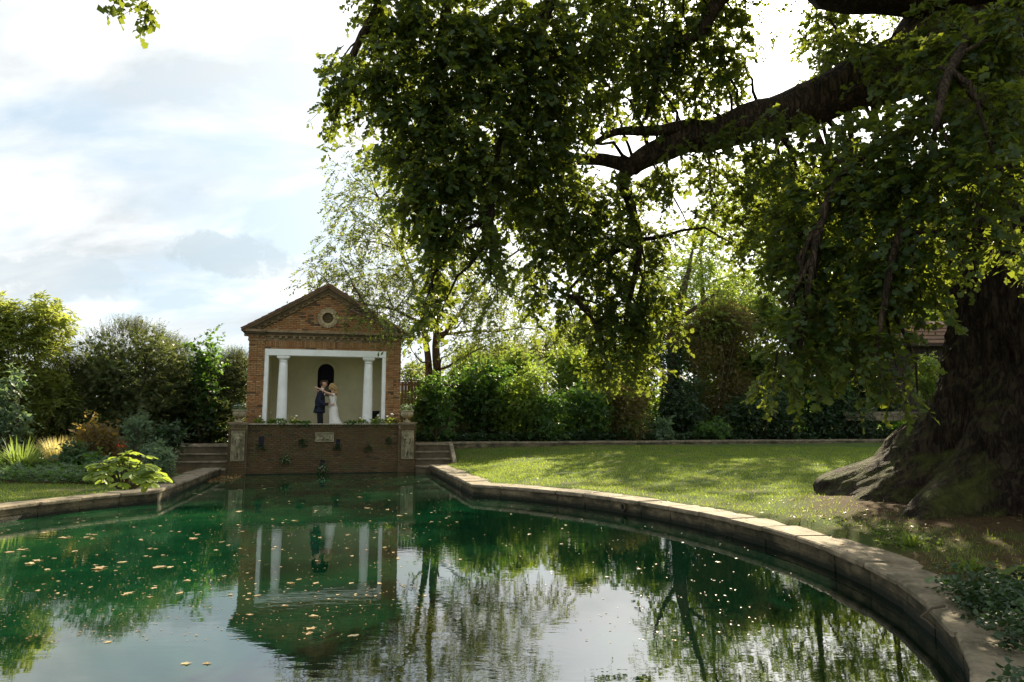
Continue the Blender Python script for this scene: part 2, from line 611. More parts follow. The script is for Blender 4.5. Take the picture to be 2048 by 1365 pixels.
def water_mat():
    k = Mat('pool_water')
    wp = k.world_pos()
    # ripples, longer across the view; the left of the pool lies still
    n1 = k.noise(7.0, 2, 0.45, vec=wp, sc=(0.55, 1.5, 1.0), dist=0.4)
    n2 = k.noise(18.0, 2, 0.5, vec=wp, sc=(0.6, 1.5, 1.0))
    patch = k.ramp(k.noise(0.22, 2, 0.5, vec=wp, loc=(0.8, 2.6, 0)), ((0.38, 0.06), (0.62, 1.0)))
    h = k.math('ADD', n1, k.math('MULTIPLY', n2, 0.25))
    b = k.N('ShaderNodeBump')
    b.inputs['Distance'].default_value = 0.0022
    k.L(k.math('MULTIPLY', patch, 0.5), b.inputs['Strength'])
    k.L(h, b.inputs['Height'])
    # murky green body: algae clouds, plus the dark canopy reflection painted in at right
    sx = k.N('ShaderNodeSeparateXYZ')
    k.L(wp, sx.inputs[0])
    reflection_grad = k.math('MULTIPLY', k.math('ADD', sx.outputs[0], 3.5), -0.05)
    cl = k.math('ADD', k.noise(0.55, 5, 0.6, vec=wp, dist=0.4), reflection_grad)
    body = k.ramp(cl, ((0.32, (0.0008, 0.008, 0.004)), (0.55, (0.0025, 0.028, 0.011)), (0.75, (0.009, 0.056, 0.018))))
    p = k.N('ShaderNodeBsdfPrincipled')
    k.L(body, p.inputs['Base Color'])
    p.inputs['Roughness'].default_value = 0.015
    p.inputs['IOR'].default_value = 2.3
    k.L(b.outputs[0], p.inputs['Normal'])
    return k.done(p.outputs[0])


M['water'] = water_mat()


def ground_mat():
    k = Mat('ground')
    wp = k.world_pos()
    a = k.N('ShaderNodeAttribute')
    a.attribute_name = 'soil'
    g = k.ramp(k.noise(60, 4, 0.7, vec=wp), ((0.3, (0.03, 0.06, 0.012)), (0.7, (0.10, 0.135, 0.03))))
    wear = k.ramp(k.noise(1.1, 5, 0.65, vec=wp, loc=(5, 5, 0)), ((0.5, 0.0), (0.72, 0.75)))
    g = k.mix(wear, g, (0.17, 0.14, 0.06))
    s = k.ramp(k.noise(25, 5, 0.7, vec=wp), ((0.3, (0.03, 0.02, 0.012)), (0.7, (0.11, 0.07, 0.03))))
    f = k.math('ADD', a.outputs['Fac'], k.math('MULTIPLY', k.math('SUBTRACT', k.noise(2.5, 5, 0.7, vec=wp), 0.5), 0.9), clamp=True)
    f = k.ramp(f, ((0.3, 0.0), (0.7, 1.0)))
    c = k.mix(f, g, s)
    nm = k.bump(k.noise(45, 5, 0.7, vec=wp), 0.9, 0.03)
    return k.done(k.bsdf(c, 0.95, nm, spec=0.1))


M['ground'] = ground_mat()

# ------------------------------------------------------------ pool outline and ground


def pool_outline(off=0.0, n_arc=64):
    """points (s,t) of the pool edge, from the neck's right end round to its left end, pushed outward by off"""
    cs, ct, ra = 0.15, 18.0, 7.30
    up = 10.3
    lo = 8.3
    pts = []
    def ell(ang):  # ang 0 = to the right, +90 = towards camera
        c, s = math.cos(ang), math.sin(ang)
        b = lo if s > 0 else up
        return cs + ra * c, ct + b * s
    # right corner and left corner where the neck meets the bowl
    a0 = -math.acos((4.25 - cs) / ra)
    a1 = math.pi + math.acos((cs + 3.65) / ra)
    pr = (4.25, 0.35)
    pl = (-3.65, 0.35)
    raw = [pr, (4.25, 4.6)]
    for i in range(n_arc + 1):
        raw.append(ell(a0 + (a1 - a0) * i / n_arc))
    raw += [(-3.65, 4.6), pl]
    if off == 0:
        return raw
    res = []
    n = len(raw)
    for i, p in enumerate(raw):
        q0, q1 = raw[max(i - 1, 0)], raw[min(i + 1, n - 1)]
        def nrm(a, b):
            dx, dy = b[0] - a[0], b[1] - a[1]
            l = math.hypot(dx, dy)
            return Vector((dy / l, -dx / l))
        n0 = nrm(q0, p) if i > 0 else nrm(p, q1)
        n1 = nrm(p, q1) if i < n - 1 else nrm(q0, p)
        m = (n0 + n1).normalized()
        k = off / max(0.5, m.dot(n0))
        res.append((p[0] + m.x * k, p[1] + m.y * k))
    return res


OUT = np.array(pool_outline())
PATH_T = -1.9


def poly_dist(P_, poly, closed=True):
    """unsigned distance and inside flag of points P_ (n,2) to polygon"""
    n = len(poly)
    d = np.full(len(P_), 1e9)
    ins = np.zeros(len(P_), bool)
    for i in range(n):
        a, b = poly[i], poly[(i + 1) % n]
        ab = b - a
        L2 = ab @ ab
        if L2 < 1e-12:
            continue
        tt = np.clip(((P_ - a) @ ab) / L2, 0, 1)
        q = a + tt[:, None] * ab
        d = np.minimum(d, np.hypot(P_[:, 0] - q[:, 0], P_[:, 1] - q[:, 1]))
        c = ((a[1] > P_[:, 1]) != (b[1] > P_[:, 1]))
        with np.errstate(divide='ignore', invalid='ignore'):
            xx = (b[0] - a[0]) * (P_[:, 1] - a[1]) / (b[1] - a[1]) + a[0]
        ins ^= c & (P_[:, 0] < xx)
    return d, ins


def st_np(X, Y):
    dx, dy = X - T0[0], Y - T0[1]
    return dx * CA + dy * SA, dx * SA - dy * CA


TREE = (9.6, 11.6)


def ground_z_np(X, Y):
    s, t = st_np(X, Y)
    P_ = np.stack([s, t], 1)
    d, ins = poly_dist(P_, OUT)
    dp = np.maximum(t - PATH_T, 0.0)
    de = np.maximum(d - 0.65, 0.0)
    f = de / np.maximum(de + dp, 1e-3)
    z = 0.325 + 0.635 * np.where(t > PATH_T, f ** 1.15 * np.clip((de + 2) / 9.0, 0, 1) ** 0.3, 1.0)
    # ground behind the path, rising slowly
    zb = 1.10 + 0.02 * np.clip(-(t - PATH_T) - 1.2, 0, 60)
    z = np.where(t < PATH_T - 0.3, zb, z)
    # mound round the old tree
    r = np.hypot(X - TREE[0], Y - TREE[1])
    z = z + 0.30 * np.exp(-np.clip(r - 3.0, 0, 50) ** 2 / 3.0) * (t > PATH_T)
    # pool floor hidden below the edging, pit under steps and terrace
    z = np.where(d < 0.52, 0.2, z)
    z = np.where(ins | (d < 0.14), -1.4, z)
    foot = (s > -5.35) & (s < 5.3) & (t < 0.45) & (t > PATH_T - 0.1)
    z = np.where(foot, -0.3, z)
    return z


def gz(x, y):
    return float(ground_z_np(np.array([x]), np.array([y]))[0])


def build_ground():
    def axis(lo, hi, step, far):
        core = np.arange(lo, hi + 1e-6, step)
        ext, v, g = [], hi, step
        while v < far:
            g *= 1.35
            v += g
            ext.append(v)
        neg, v, g = [], lo, step
        while v > -far:
            g *= 1.35
            v -= g
            neg.append(v)
        return np.array(neg[::-1] + list(core) + ext)
    xs = axis(-18, 20, 0.2, 900)
    ys = axis(1.0, 40, 0.2, 900)
    X, Y = np.meshgrid(xs, ys)
    Xf, Yf = X.ravel(), Y.ravel()
    Z = ground_z_np(Xf, Yf)
    Z = Z + np.where(Z > 0.2, 0.012 * np.sin(Xf * 1.7 + np.cos(Yf * 1.1)) * np.cos(Yf * 1.3), 0)
    V = np.stack([Xf, Yf, Z], 1)
    ny, nx = X.shape
    idx = np.arange(nx * ny).reshape(ny, nx)
    f = np.stack([idx[:-1, :-1], idx[:-1, 1:], idx[1:, 1:], idx[1:, :-1]], -1).reshape(-1, 4)
    o = np_obj('ground', V, [f], M['ground'], smooth=True, kind='structure')
    s, t = st_np(Xf, Yf)
    r = np.hypot(Xf - TREE[0], Yf - TREE[1])
    soil = np.clip(1.25 - np.abs(r - 2.0) / 3.2, 0, 0.95)
    soil = np.where(t < PATH_T, 1.0, soil)
    bed = (s < -4.3) & (t < 7.6 + 0.12 * (s + 6)) & (t > -2)
    soil = np.where(bed, 1.0, soil)
    soil = np.maximum(soil, np.clip((t - 19.5) / 3.0, 0, .62) * np.clip((s - 3) / 3, 0, 1))
    at_ = o.data.attributes.new('soil', 'FLOAT', 'POINT')
    at_.data.foreach_set('value', soil.astype(np.float32))
    return o


GROUND = build_ground()


def build_water():
    pts = pool_outline(0.12)
    mb = MB()
    top = [W(s, t, 0.0) for s, t in pts]
    # neck reaches under the ledge by the wall
    top[0] = W(5.0, -0.3, 0.0)
    top[-1] = W(-5.0, -0.3, 0.0)
    mb.add(top, [tuple(range(len(top)))])
    o = mb.build('water', M['water'], kind='structure')
    return o


build_water()


def resample(pts, step):
    P_ = [Vector((*p, 0)) for p in pts]
    cum = [0]
    for a, b in zip(P_, P_[1:]):
        cum.append(cum[-1] + (b - a).length)
    res = []
    n = max(1, round(cum[-1] / step))
    j = 0
    for i in range(n + 1):
        d = cum[-1] * i / n
        while j < len(cum) - 2 and cum[j + 1] < d:
            j += 1
        f = (d - cum[j]) / max(1e-9, cum[j + 1] - cum[j])
        res.append(P_[j].lerp(P_[j + 1], f))
    return res


def edging():
    root = thing('pool_edging', 'weathered stone coping curving right round the green pool', 'stone edging')
    rnd = random.Random(3)
    full = pool_outline()
    ocs = {}
    # three runs so that the corners stay sharp
    segs = [full[:3], full[2:-2], full[-3:]]
    for run in segs:
        inner_all = resample(run, 0.95)
        n = len(inner_all) - 1
        for i in range(n):
            a, b = inner_all[i], inner_all[i + 1]
            # outward normals by neighbours
            def nrm(k):
                p0, p1 = inner_all[max(0, k - 1)], inner_all[min(n, k + 1)]
                d = (p1 - p0).normalized()
                return Vector((d.y, -d.x, 0))
            na, nb = nrm(i), nrm(i + 1)
            g = rnd.uniform(0.007, 0.016)
            d = (b - a).normalized()
            wd = 0.66 + rnd.uniform(-0.06, 0.05)
            z1 = 0.325 + rnd.uniform(-0.010, 0.010)
            z0 = 0.24
            io = rnd.uniform(-0.03, 0.02)
            def quad(off0, off1, zlo, zhi, gap, tilt=0.0):
                aa, bb = a + d * gap, b - d * gap
                vs = []
                for z in (zlo, zhi):
                    for p, nn, off in ((aa, na, off0), (bb, nb, off0), (bb, nb, off1), (aa, na, off1)):
                        q = p + nn * off
                        zz = z + (tilt * (off - off0) if z == zhi else 0)
                        vs.append(W(q.x, q.y, zz))
                fs = [(0, 3, 2, 1), (4, 5, 6, 7), (0, 1, 5, 4), (1, 2, 6, 5), (2, 3, 7, 6), (3, 0, 4, 7)]
                return vs, fs
            mb = MB()
            mb.add(*quad(-0.03 + io, wd, z0, z1, g, rnd.uniform(-0.015, 0.01)))
            o = mb.build('coping_stone', M['stone'], root)
            bv = o.modifiers.new('edge', 'BEVEL')
            bv.width = 0.02
            bv.segments = 1
            # courses of walling below
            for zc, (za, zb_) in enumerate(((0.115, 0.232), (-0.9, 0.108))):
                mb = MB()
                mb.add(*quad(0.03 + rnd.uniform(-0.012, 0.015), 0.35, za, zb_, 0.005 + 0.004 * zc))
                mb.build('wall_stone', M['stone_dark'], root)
    # solid backing behind the courses
    mb = MB()
    inn, outr = pool_outline(0.06), pool_outline(0.6)
    vs = []
    for (p, q) in zip(inn, outr):
        vs += [W(p[0], p[1], -1.0), W(p[0], p[1], 0.236), W(q[0], q[1], 0.236), W(q[0], q[1], -1.0)]
    fs = []
    for i in range(len(inn) - 1):
        for k in range(3):
            fs.append((4 * i + k, 4 * i + k + 1, 4 * (i + 1) + k + 1, 4 * (i + 1) + k))
    mb.add(vs, fs)
    mb.build('wall_core', M['mortar_wet'], root)


edging()

# ------------------------------------------------------------ brickwork
BRICKS = {}


def brick_mesh(m):
    """a brick 1 x 1 x 1 with a chamfered face; face towards -y"""
    if m.name in BRICKS:
        return BRICKS[m.name]
    mb = MB()
    e, dz, ey = 0.03, 0.09, 0.10
    vs = [(-.5, .5, -.5), (.5, .5, -.5), (.5, .5, .5), (-.5, .5, .5),
          (-.5, -.5 + ey, -.5), (.5, -.5 + ey, -.5), (.5, -.5 + ey, .5), (-.5, -.5 + ey, .5),
          (-.5 + e, -.5, -.5 + dz), (.5 - e, -.5, -.5 + dz), (.5 - e, -.5, .5 - dz), (-.5 + e, -.5, .5 - dz)]
    fs = [(0, 1, 5, 4), (1, 2, 6, 5), (2, 3, 7, 6), (3, 0, 4, 7), (4, 5, 9, 8), (5, 6, 10, 9), (6, 7, 11, 10), (7, 4, 8, 11), (8, 9, 10, 11)]
    mb.add(vs, fs)
    BRICKS[m.name] = mb.mesh('brick', m)
    return BRICKS[m.name]


def lay(bricks, parent, m_obj, m_mass, most, name='brick', mass='brickwork'):
    """bricks: (x,y,z,sx,sy,sz,ry). the first `most` become parts, the rest one mass"""
    me = brick_mesh(m_obj)
    for b in bricks[:most]:
        o = bpy.data.objects.new(name, me)
        o.location = b[:3]
        o.scale = b[3:6]
        o.rotation_euler = (0, b[6], 0)
        link(o, parent)
    rest = bricks[most:]
    if rest:
        mb = MB()
        tv = [v.co.copy() for v in me.vertices]
        tf = [tuple(p.vertices) for p in me.polygons]
        for b in rest:
            Mx = Matrix.Translation(b[:3]) @ Matrix.Rotation(b[6], 4, 'Y') @ Matrix.Diagonal((*b[3:6], 1))
            mb.add([Mx @ v for v in tv], tf)
        mb.build(mass, m_mass, parent, kind='stuff')


def courses(x0, x1, z0, z1, yf, L=0.215, hgt=0.065, j=0.010, depth=0.09, rnd=random, clip=None, jit=0.004, headers=False):
    res = []
    n = round((z1 - z0) / (hgt + j))
    ch = (z1 - z0) / n
    for c in range(n):
        zc = z0 + ch * (c + 0.5)
        x = x0
        flip = c % 2
        k = 0
        first = True
        while x < x1 - 0.02:
            w = L if not (first and flip) else L / 2 - j / 2
            if headers and (k + flip) % 2:
                w = L / 2 - j / 2
            w = min(w, x1 - x)
            first = False
            k += 1
            xa, xb = x, x + w
            x += w + j
            segs = [(xa, xb)]
            if clip:
                segs = clip(xa, xb, zc)
            for a, b in segs:
                if b - a < 0.03:
                    continue
                yy = yf(xa, zc) if callable(yf) else yf
                res.append(((a + b) / 2, yy + depth / 2 + rnd.uniform(-jit, jit), zc + rnd.uniform(-.001, .001), b - a, depth, ch - j, rnd.uniform(-.004, .004)))
    return res


ROOT = (T0[0], T0[1], 0)
rb = random.Random(11)
FL = 1.40                    # floor behind the parapet

# ------------------------------------------------------------ terrace wall with its two relief piers
wall = thing('retaining_wall', 'dark damp brick retaining wall rising from the water below the temple', 'brick wall', ROOT, TA)
mb = MB()
mb.box(-2.79, 3.0, 0.16, 0.58, -1.0, 1.90)
mb.box(-3.42, -2.79, 0.03, 0.58, -1.0, 1.90)
mb.box(3.0, 3.64, 0.03, 0.58, -1.0, 1.90)
mb.box(-3.42, 3.64, 0.581, 4.5, -1.0, FL - .032)
mb.build('wall_core', M['mortar_wet'], wall)
holes = [(-2.27, 1.25, .10, .22), (0.62, 1.15, .08, .18), (0.05, .38, .08, .16)]


def holeclip(xa, xb, z):
    segs = [(xa, xb)]
    for hx, hz, hw, hh in holes + [(0.095, 1.42, 0.37, 0.19)]:
        if abs(z - hz) < hh:
            out = []
            for a, b in segs:
                if b <= hx - hw or a >= hx + hw:
                    out.append((a, b))
                else:
                    if a < hx - hw:
                        out.append((a, hx - hw))
                    if b > hx + hw:
                        out.append((hx + hw, b))
            segs = out
    return segs


face = courses(-2.79, 3.0, -0.15, 1.78, 0.11, rnd=rb, clip=holeclip, jit=0.007)
face.sort(key=lambda b: -b[2])
piers = courses(-3.46, -2.795, -0.15, 1.78, 0.0, rnd=rb, jit=0.005) + courses(3.005, 3.68, -0.15, 1.78, 0.0, rnd=rb, jit=0.005)
piers_c = [b for b in piers]
top = []
x = -3.46
while x < 3.66:
    top.append((x + .052, (0.0 if (x < -2.82 or x > 2.98) else 0.09) + 0.10, 1.862, .095, .21, .125, rb.uniform(-.02, .02)))
    x += .107
lay(top + piers_c[:60] + face[:170], wall, M['brick_wet'], M['brick_wet_mass'], 300)
lay(piers_c[60:] + face[170:], wall, M['brick_wet'], M['brick_wet_mass'], 0)
for hx, hz, hw, hh in holes:
    MB().box(hx - hw, hx + hw, .150, .158, hz - hh, hz + hh).build('slot_shade', M['niche'], wall)  # dark plates painting the shade inside the wall holes
# pier returns
mb = MB()
for z in np.arange(-0.1, 1.75, 0.0752):
    mb.box(-3.455, -3.40, 0.11, 0.9, z, z + 0.065)
    mb.box(3.62, 3.672, 0.11, 0.9, z, z + 0.065)
    mb.box(2.985, 3.04, 0.08, 0.112, z, z + 0.065)
    mb.box(-2.82, -2.775, 0.08, 0.112, z, z + 0.065)
mb.build('return_brickwork', M['brick_wet_mass'], wall, kind='stuff')
# side walls of the terrace seen beside the steps
MB().box(-3.45, 3.67, 0.012, 0.60, 1.925, 1.962).build('parapet_top', M['floor'], wall)
MB().box(-3.45, 3.67, 0.59, 4.4, FL - .03, FL).build('terrace_paving', M['floor'], wall)
mb = MB()
mb.box(-3.52, -2.74, -0.045, 0.62, 1.963, 2.02)
mb.build('pier_cap', M['moulding'], wall)
MB().box(2.95, 3.74, -0.045, 0.62, 1.963, 2.02).build('pier_cap', M['moulding'], wall)
# a ledge of silt and stone at the foot
MB().box(-2.78, 2.99, 0.02, 0.14, -0.6, 0.035).build('footing', M['stone_dark'], wall)


def skin_bm(verts, edges, radii, root=0, xf=None):
    bm = bmesh.new()
    lay_ = bm.verts.layers.skin.verify()
    vs = []
    for v in verts:
        p = Vector(v)
        if xf is not None:
            p = xf @ p
        vs.append(bm.verts.new(p))
    for a, b in edges:
        bm.edges.new((vs[a], vs[b]))
    for i, v in enumerate(vs):
        r = radii[i]
        v[lay_].radius = (r, r) if isinstance(r, (int, float)) else r
        v[lay_].use_root = (i == root)
    return bm


def skin_obj(name, verts, edges, radii, m, parent, root=0, lv=2, xf=None, smooth_in=0.0, label=None):
    bm = skin_bm(verts, edges, radii, root, xf)
    me = bpy.data.meshes.new(name)
    bm.to_mesh(me)
    bm.free()
    me.materials.append(m)
    o = bpy.data.objects.new(name, me)
    link(o, parent)
    sk = o.modifiers.new('skin', 'SKIN')
    sk.use_smooth_shade = True
    ss = o.modifiers.new('round', 'SUBSURF')
    ss.levels = lv
    ss.render_levels = lv
    return props(o, label=label)


def relief(x, label, mirror):
    """carved stone panel with a draped figure standing on it"""
    r = thing('relief_panel', label, 'stone relief', W(x, 0.0, 0.54), TA)
    w, h = .245, 1.14
    MB().box(-w, w, -0.022, 0.02, 0, h).build('slab', M['carved'], r)
    for a in ((-w, -w + .03, 0, h), (w - .03, w, 0, h), (-w + .031, w - .031, 0, .03), (-w + .031, w - .031, h - .03, h)):
        MB().box(a[0], a[1], -0.045, -0.0225, a[2], a[3]).build('rim', M['carved'], r)
    s = -1 if mirror else 1
    V = [(0, -.03, .56), (0, -.035, .70), (0, -.035, .85), (0, -.04, .94), (0.01 * s, -.05, 1.02),
         (-.08 * s, -.04, .86), (-.125 * s, -.05, .73), (-.08 * s, -.06, .64),
         (.08 * s, -.04, .86), (.135 * s, -.05, .80), (.14 * s, -.05, .98),
         (-.05 * s, -.04, .36), (-.05 * s, -.04, .08), (-.08 * s, -.05, .055),
         (.045 * s, -.045, .37), (.07 * s, -.04, .09), (.10 * s, -.05, .06)]
    E = [(0, 1), (1, 2), (2, 3), (3, 4), (2, 5), (5, 6), (6, 7), (2, 8), (8, 9), (9, 10), (0, 11), (11, 12), (12, 13), (0, 14), (14, 15), (15, 16)]
    Ra = [.085, .075, .08, .03, .055, .04, .03, .022, .04, .03, .022, .06, .03, .022, .06, .03, .022]
    V = [(a * 1.15, b * 1.5, c) for a, b, c in V]
    f = skin_obj('carved_figure', V, E, [(q * 1.05, q * 1.0) for q in Ra], M['carved'], r, lv=1)
    # folds of the drapery
    mb = MB()
    for k in range(7):
        a = -.09 + .03 * k
        mb.tube([(a * .6, -.085, .62), (a * .9, -.10, .42), (a * 1.1 + .01 * s, -.085, .20 + .02 * (k % 3))], [.009, .013, .008], 5)
    mb.tube([(-.09 * s, -.08, .60), (0, -.115, .66), (.09 * s, -.09, .80)], .014, 5)
    mb.build('drapery', M['carved'], r, smooth=True)
    # staff
    MB().tube([(.165 * s, -.04, .06), (.16 * s, -.045, 1.05)], .011, 6).build('staff', M['carved'], r)
    return r


relief(-3.10, 'mossy carved relief of a robed figure on the brick pier by the long left steps', False)
relief(3.36, 'paler carved relief of a half draped figure on the pier beside the lawn steps', True)

pl = thing('wall_plaque', 'small rectangular carved stone plaque set high in the brick wall', 'stone plaque', W(0.095, -0.11, 1.24), TA)
MB().box(-.365, .365, -.01, .06, 0, .365).build('slab', M['carved'], pl)
for a in ((-.365, -.33, 0, .365), (.33, .365, 0, .365), (-.329, .329, 0, .035), (-.329, .329, .33, .365)):
    MB().box(a[0], a[1], -.035, -.0105, a[2], a[3]).build('rim', M['carved'], pl)
mb = MB()
for k in range(11):
    a = k / 10 * 2 * math.pi
    mb.ball((.20 * math.cos(a), -.012, .18 + .08 * math.sin(a)), .038, 8, 5, (1, .5, 1))
mb.ball((0, -.012, .18), .06, 10, 6, (1, .5, 1))
mb.tube([(-.27, -.02, .06), (-.15, -.03, .12), (0, -.03, .10), (.15, -.03, .12), (.27, -.02, .06)], .015, 6)
mb.build('carving', M['carved'], pl, smooth=True)

# ------------------------------------------------------------ steps on both sides
PX0 = {1: (3.69, 5.18), -1: (-5.28, -3.47)}


def steps(side, label):
    x0, x1 = PX0[side]
    r = thing('stone_steps', label, 'steps', ROOT, TA)
    lv = [(0.27, -0.36, 0.12), (0.54, 0.12, 0.46), (0.82, 0.46, 0.80), (1.11, 0.80, 1.88)]
    for i, (z, ya, yb) in enumerate(lv):
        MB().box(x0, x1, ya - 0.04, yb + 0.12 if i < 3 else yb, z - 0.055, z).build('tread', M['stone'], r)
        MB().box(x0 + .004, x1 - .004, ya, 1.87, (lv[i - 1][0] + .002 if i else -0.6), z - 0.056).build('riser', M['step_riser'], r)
    for xx in ((x1, x1 + .16) if side > 0 else (x0 - .16, x0),):
        mb = MB()
        a, b = xx
        prof = [(-0.34, -.3), (-0.34, .40), (.80, 1.13), (1.88, 1.16), (1.88, -.3)]
        vs = [(a + .002, y, z) for y, z in prof] + [(b, y, z) for y, z in prof]
        n = len(prof)
        fs = [tuple(range(n)), tuple(range(n, 2 * n))[::-1]] + [(i, i + n, (i + 1) % n + n, (i + 1) % n) for i in range(n)]
        mb.add(vs, fs)
        mb.build('cheek_wall', M['stone'], r)
    return r


steps(-1, 'worn stone steps with leaf litter between the flower bed and the terrace wall')
steps(1, 'dark stone steps climbing beside the lawn to the long path')

# long path beyond the lawn
def path():
    r = thing('garden_path', 'pale stone path running straight along the top of the lawn', 'path', ROOT, TA)
    props(r, kind='structure')
    if 'category' in r:
        del r['category']
    rnd = random.Random(5)
    for x0, x1 in ((3.70, 34.0), (-16.0, -3.50)):
        x = x0
        while x < x1 - 0.3:
            w = rnd.uniform(0.8, 1.05)
            w = min(w, x1 - x)
            z = 1.135 + rnd.uniform(-.008, .008)
            MB().box(x + .006, x + w - .006, 1.885, 2.9, z - .07, z).build('slab', M['stone'], r)
            if x > 5.2 or x < -5.4:
                MB().box(x + .01, x + w - .01, 1.905, 2.5, .62, z - .075).build('kerb_stone', M['stone_dark'], r)
            x += w
    MB().box(3.70, 34, 1.96, 2.88, .4, 1.05).build('bedding', M['mortar_wet'], r)
    MB().box(-16, -3.5, 1.96, 2.88, .4, 1.05).build('bedding', M['mortar_wet'], r)


path()

# ------------------------------------------------------------ temple
tm = thing('garden_temple', 'red brick garden temple with a pediment, round window and white columns', 'temple', ROOT, TA)
CX = 0.06
OX, IX = 3.04, 2.43          # outer and inner edge of the brick pilasters
YF = 0.90                    # front plane
FZ = 1.96


def pil(side):
    a, b = sorted((CX + side * IX, CX + side * OX))
    MB().box(a + .012, b - .012, YF + .06, 4.3, FL, 5.30).build('pier_core', M['mortar'], tm)
    def yf(x, z):
        k = (z - FZ) % 0.64
        return YF if k < 0.40 else YF + 0.028
    return courses(a, b, FZ, 5.30, yf, rnd=rb, L=.21, headers=True)


pb = pil(-1) + pil(1)
low = [b for b in pb if b[2] < 4.15]
hi = [b for b in pb if b[2] >= 4.15]
lay(hi[:60], tm, M['brick_buff'], M['brick_buff_mass'], 60)
lay(hi[60:], tm, M['brick_buff'], M['brick_buff_mass'], 0)
lay(low, tm, M['brick'], M['brick_mass'], 60)
# side and back walls
mb = MB()
for side in (-1, 1):
    xx = CX + side * (OX - .0)
    for k, z in enumerate(np.arange(FZ, 5.28, 0.075)):
        y = YF + .10 + (0.11 if k % 2 else 0)
        while y < 4.3:
            mb.box(xx - .02, xx + .02 - .012 * (k % 3 == 0), y, min(y + .215, 4.3), z, z + .065)
            y += .225
mb.build('side_brickwork', M['brick_mass'], tm, kind='stuff')

# gable
GS = 1.92 / 3.25
APX = (0.055, 7.72)


def gline(x, v=0.0):
    return APX[1] - abs(x - APX[0]) * GS - v


OC = (0.06, 6.32)


def gclip(xa, xb, z):
    # keep below the raking cornice and outside the round window
    half = (APX[1] - 0.40 - z - 0.03) / GS
    a, b = max(xa, APX[0] - half), min(xb, APX[0] + half)
    if b <= a:
        return []
    segs = [(a, b)]
    dz = abs(z - OC[1])
    if dz < 0.42:
        hw = math.sqrt(0.43 ** 2 - dz ** 2) if dz < 0.43 else 0
        out = []
        for p, q in segs:
            if q <= OC[0] - hw or p >= OC[0] + hw:
                out.append((p, q))
            else:
                if p < OC[0] - hw:
                    out.append((p, OC[0] - hw))
                if q > OC[0] + hw:
                    out.append((OC[0] + hw, q))
        segs = out
    return segs


gb = courses(-2.75, 2.86, 5.76, 7.34, YF + 0.05, rnd=rb, clip=gclip)
gb.sort(key=lambda b: (b[0] - CX) ** 2 + (b[2] - 6.3) ** 2)
lay(gb, tm, M['brick'], M['brick_mass'], 120)
# gable backing, with a round hole for the window
mb = MB()
mb.add([(-3.2, YF + .13, 5.5), (3.3, YF + .13, 5.5), (3.3, YF + .13, gline(3.3, .2)), (APX[0], YF + .13, gline(APX[0], .2)), (-3.2, YF + .13, gline(-3.2, .2)),
        (-3.2, YF + .35, 5.5), (3.3, YF + .35, 5.5), (3.3, YF + .35, gline(3.3, .2)), (APX[0], YF + .35, gline(APX[0], .2)), (-3.2, YF + .35, gline(-3.2, .2))],
       [(0, 1, 2, 3, 4), (9, 8, 7, 6, 5), (0, 5, 6, 1), (1, 6, 7, 2), (2, 7, 8, 3), (3, 8, 9, 4), (4, 9, 5, 0)])
mb.build('gable_core', M['mortar'], tm)
win = MB()
n = 40
ring = []
for i in range(n):
    a = 2 * math.pi * i / n
    ring.append((OC[0] + .325 * math.cos(a), YF + .04, OC[1] + .325 * math.sin(a), .042, .10, .205, -a + math.pi / 2))
w_ = thing('round_window', None, None)
del_ = [w_.pop(k) for k in list(w_.keys())]
w_.parent = tm
# radial bricks
me = brick_mesh(M['brick_ring'])
for b in ring:
    o = bpy.data.objects.new('ring_brick', me)
    o.location = b[:3]
    o.scale = b[3:6]
    o.rotation_euler = (0, b[6], 0)
    link(o, w_)
mb = MB()
vs, fs = [], []
for k in range(32):
    a = 2 * math.pi * k / 32
    for rr, y in ((.222, YF + .03), (.222, YF + .50)):
        vs.append((OC[0] + rr * math.cos(a), y, OC[1] + rr * math.sin(a)))
for k in range(32):
    a, b = 2 * k, 2 * ((k + 1) % 32)
    fs.append((a, a + 1, b + 1, b))
mb.add(vs, fs)
mb.build('reveal', M['moulding'], w_, smooth=True)
inr = courses(OC[0] - .22, OC[0] + .22, OC[1] - .22, OC[1] + .22, YF + .105, rnd=rb, L=.14, clip=lambda a, b, z: [(max(a, OC[0] - math.sqrt(max(0, .049 - (z - OC[1]) ** 2))), min(b, OC[0] + math.sqrt(max(0, .049 - (z - OC[1]) ** 2))))], depth=.03)
lay([b for b in inr if b[3] > .02], w_, M['brick_wet'], M['brick_wet_mass'], 40, name='infill_brick')


def chevron(v0, v1, ex, y0, y1, name, m, parent):
    """both slopes of a raking member, between vertical drops v0 and v1 under the ridge line"""
    xs = (APX[0] - ex, APX[0], APX[0] + ex)
    vs = []
    for y in (y0, y1):
        for v in (v0, v1):
            for x in xs:
                vs.append((x, y, gline(x, v)))
    fs = []
    for i in range(2):
        fs += [(i, i + 1, i + 4, i + 3), (i + 6, i + 9, i + 10, i + 7), (i, i + 6, i + 7, i + 1), (i + 3, i + 4, i + 10, i + 9)]
    fs += [(0, 3, 9, 6), (2, 8, 11, 5)]
    return MB().add(vs, fs).build(name, m, parent)


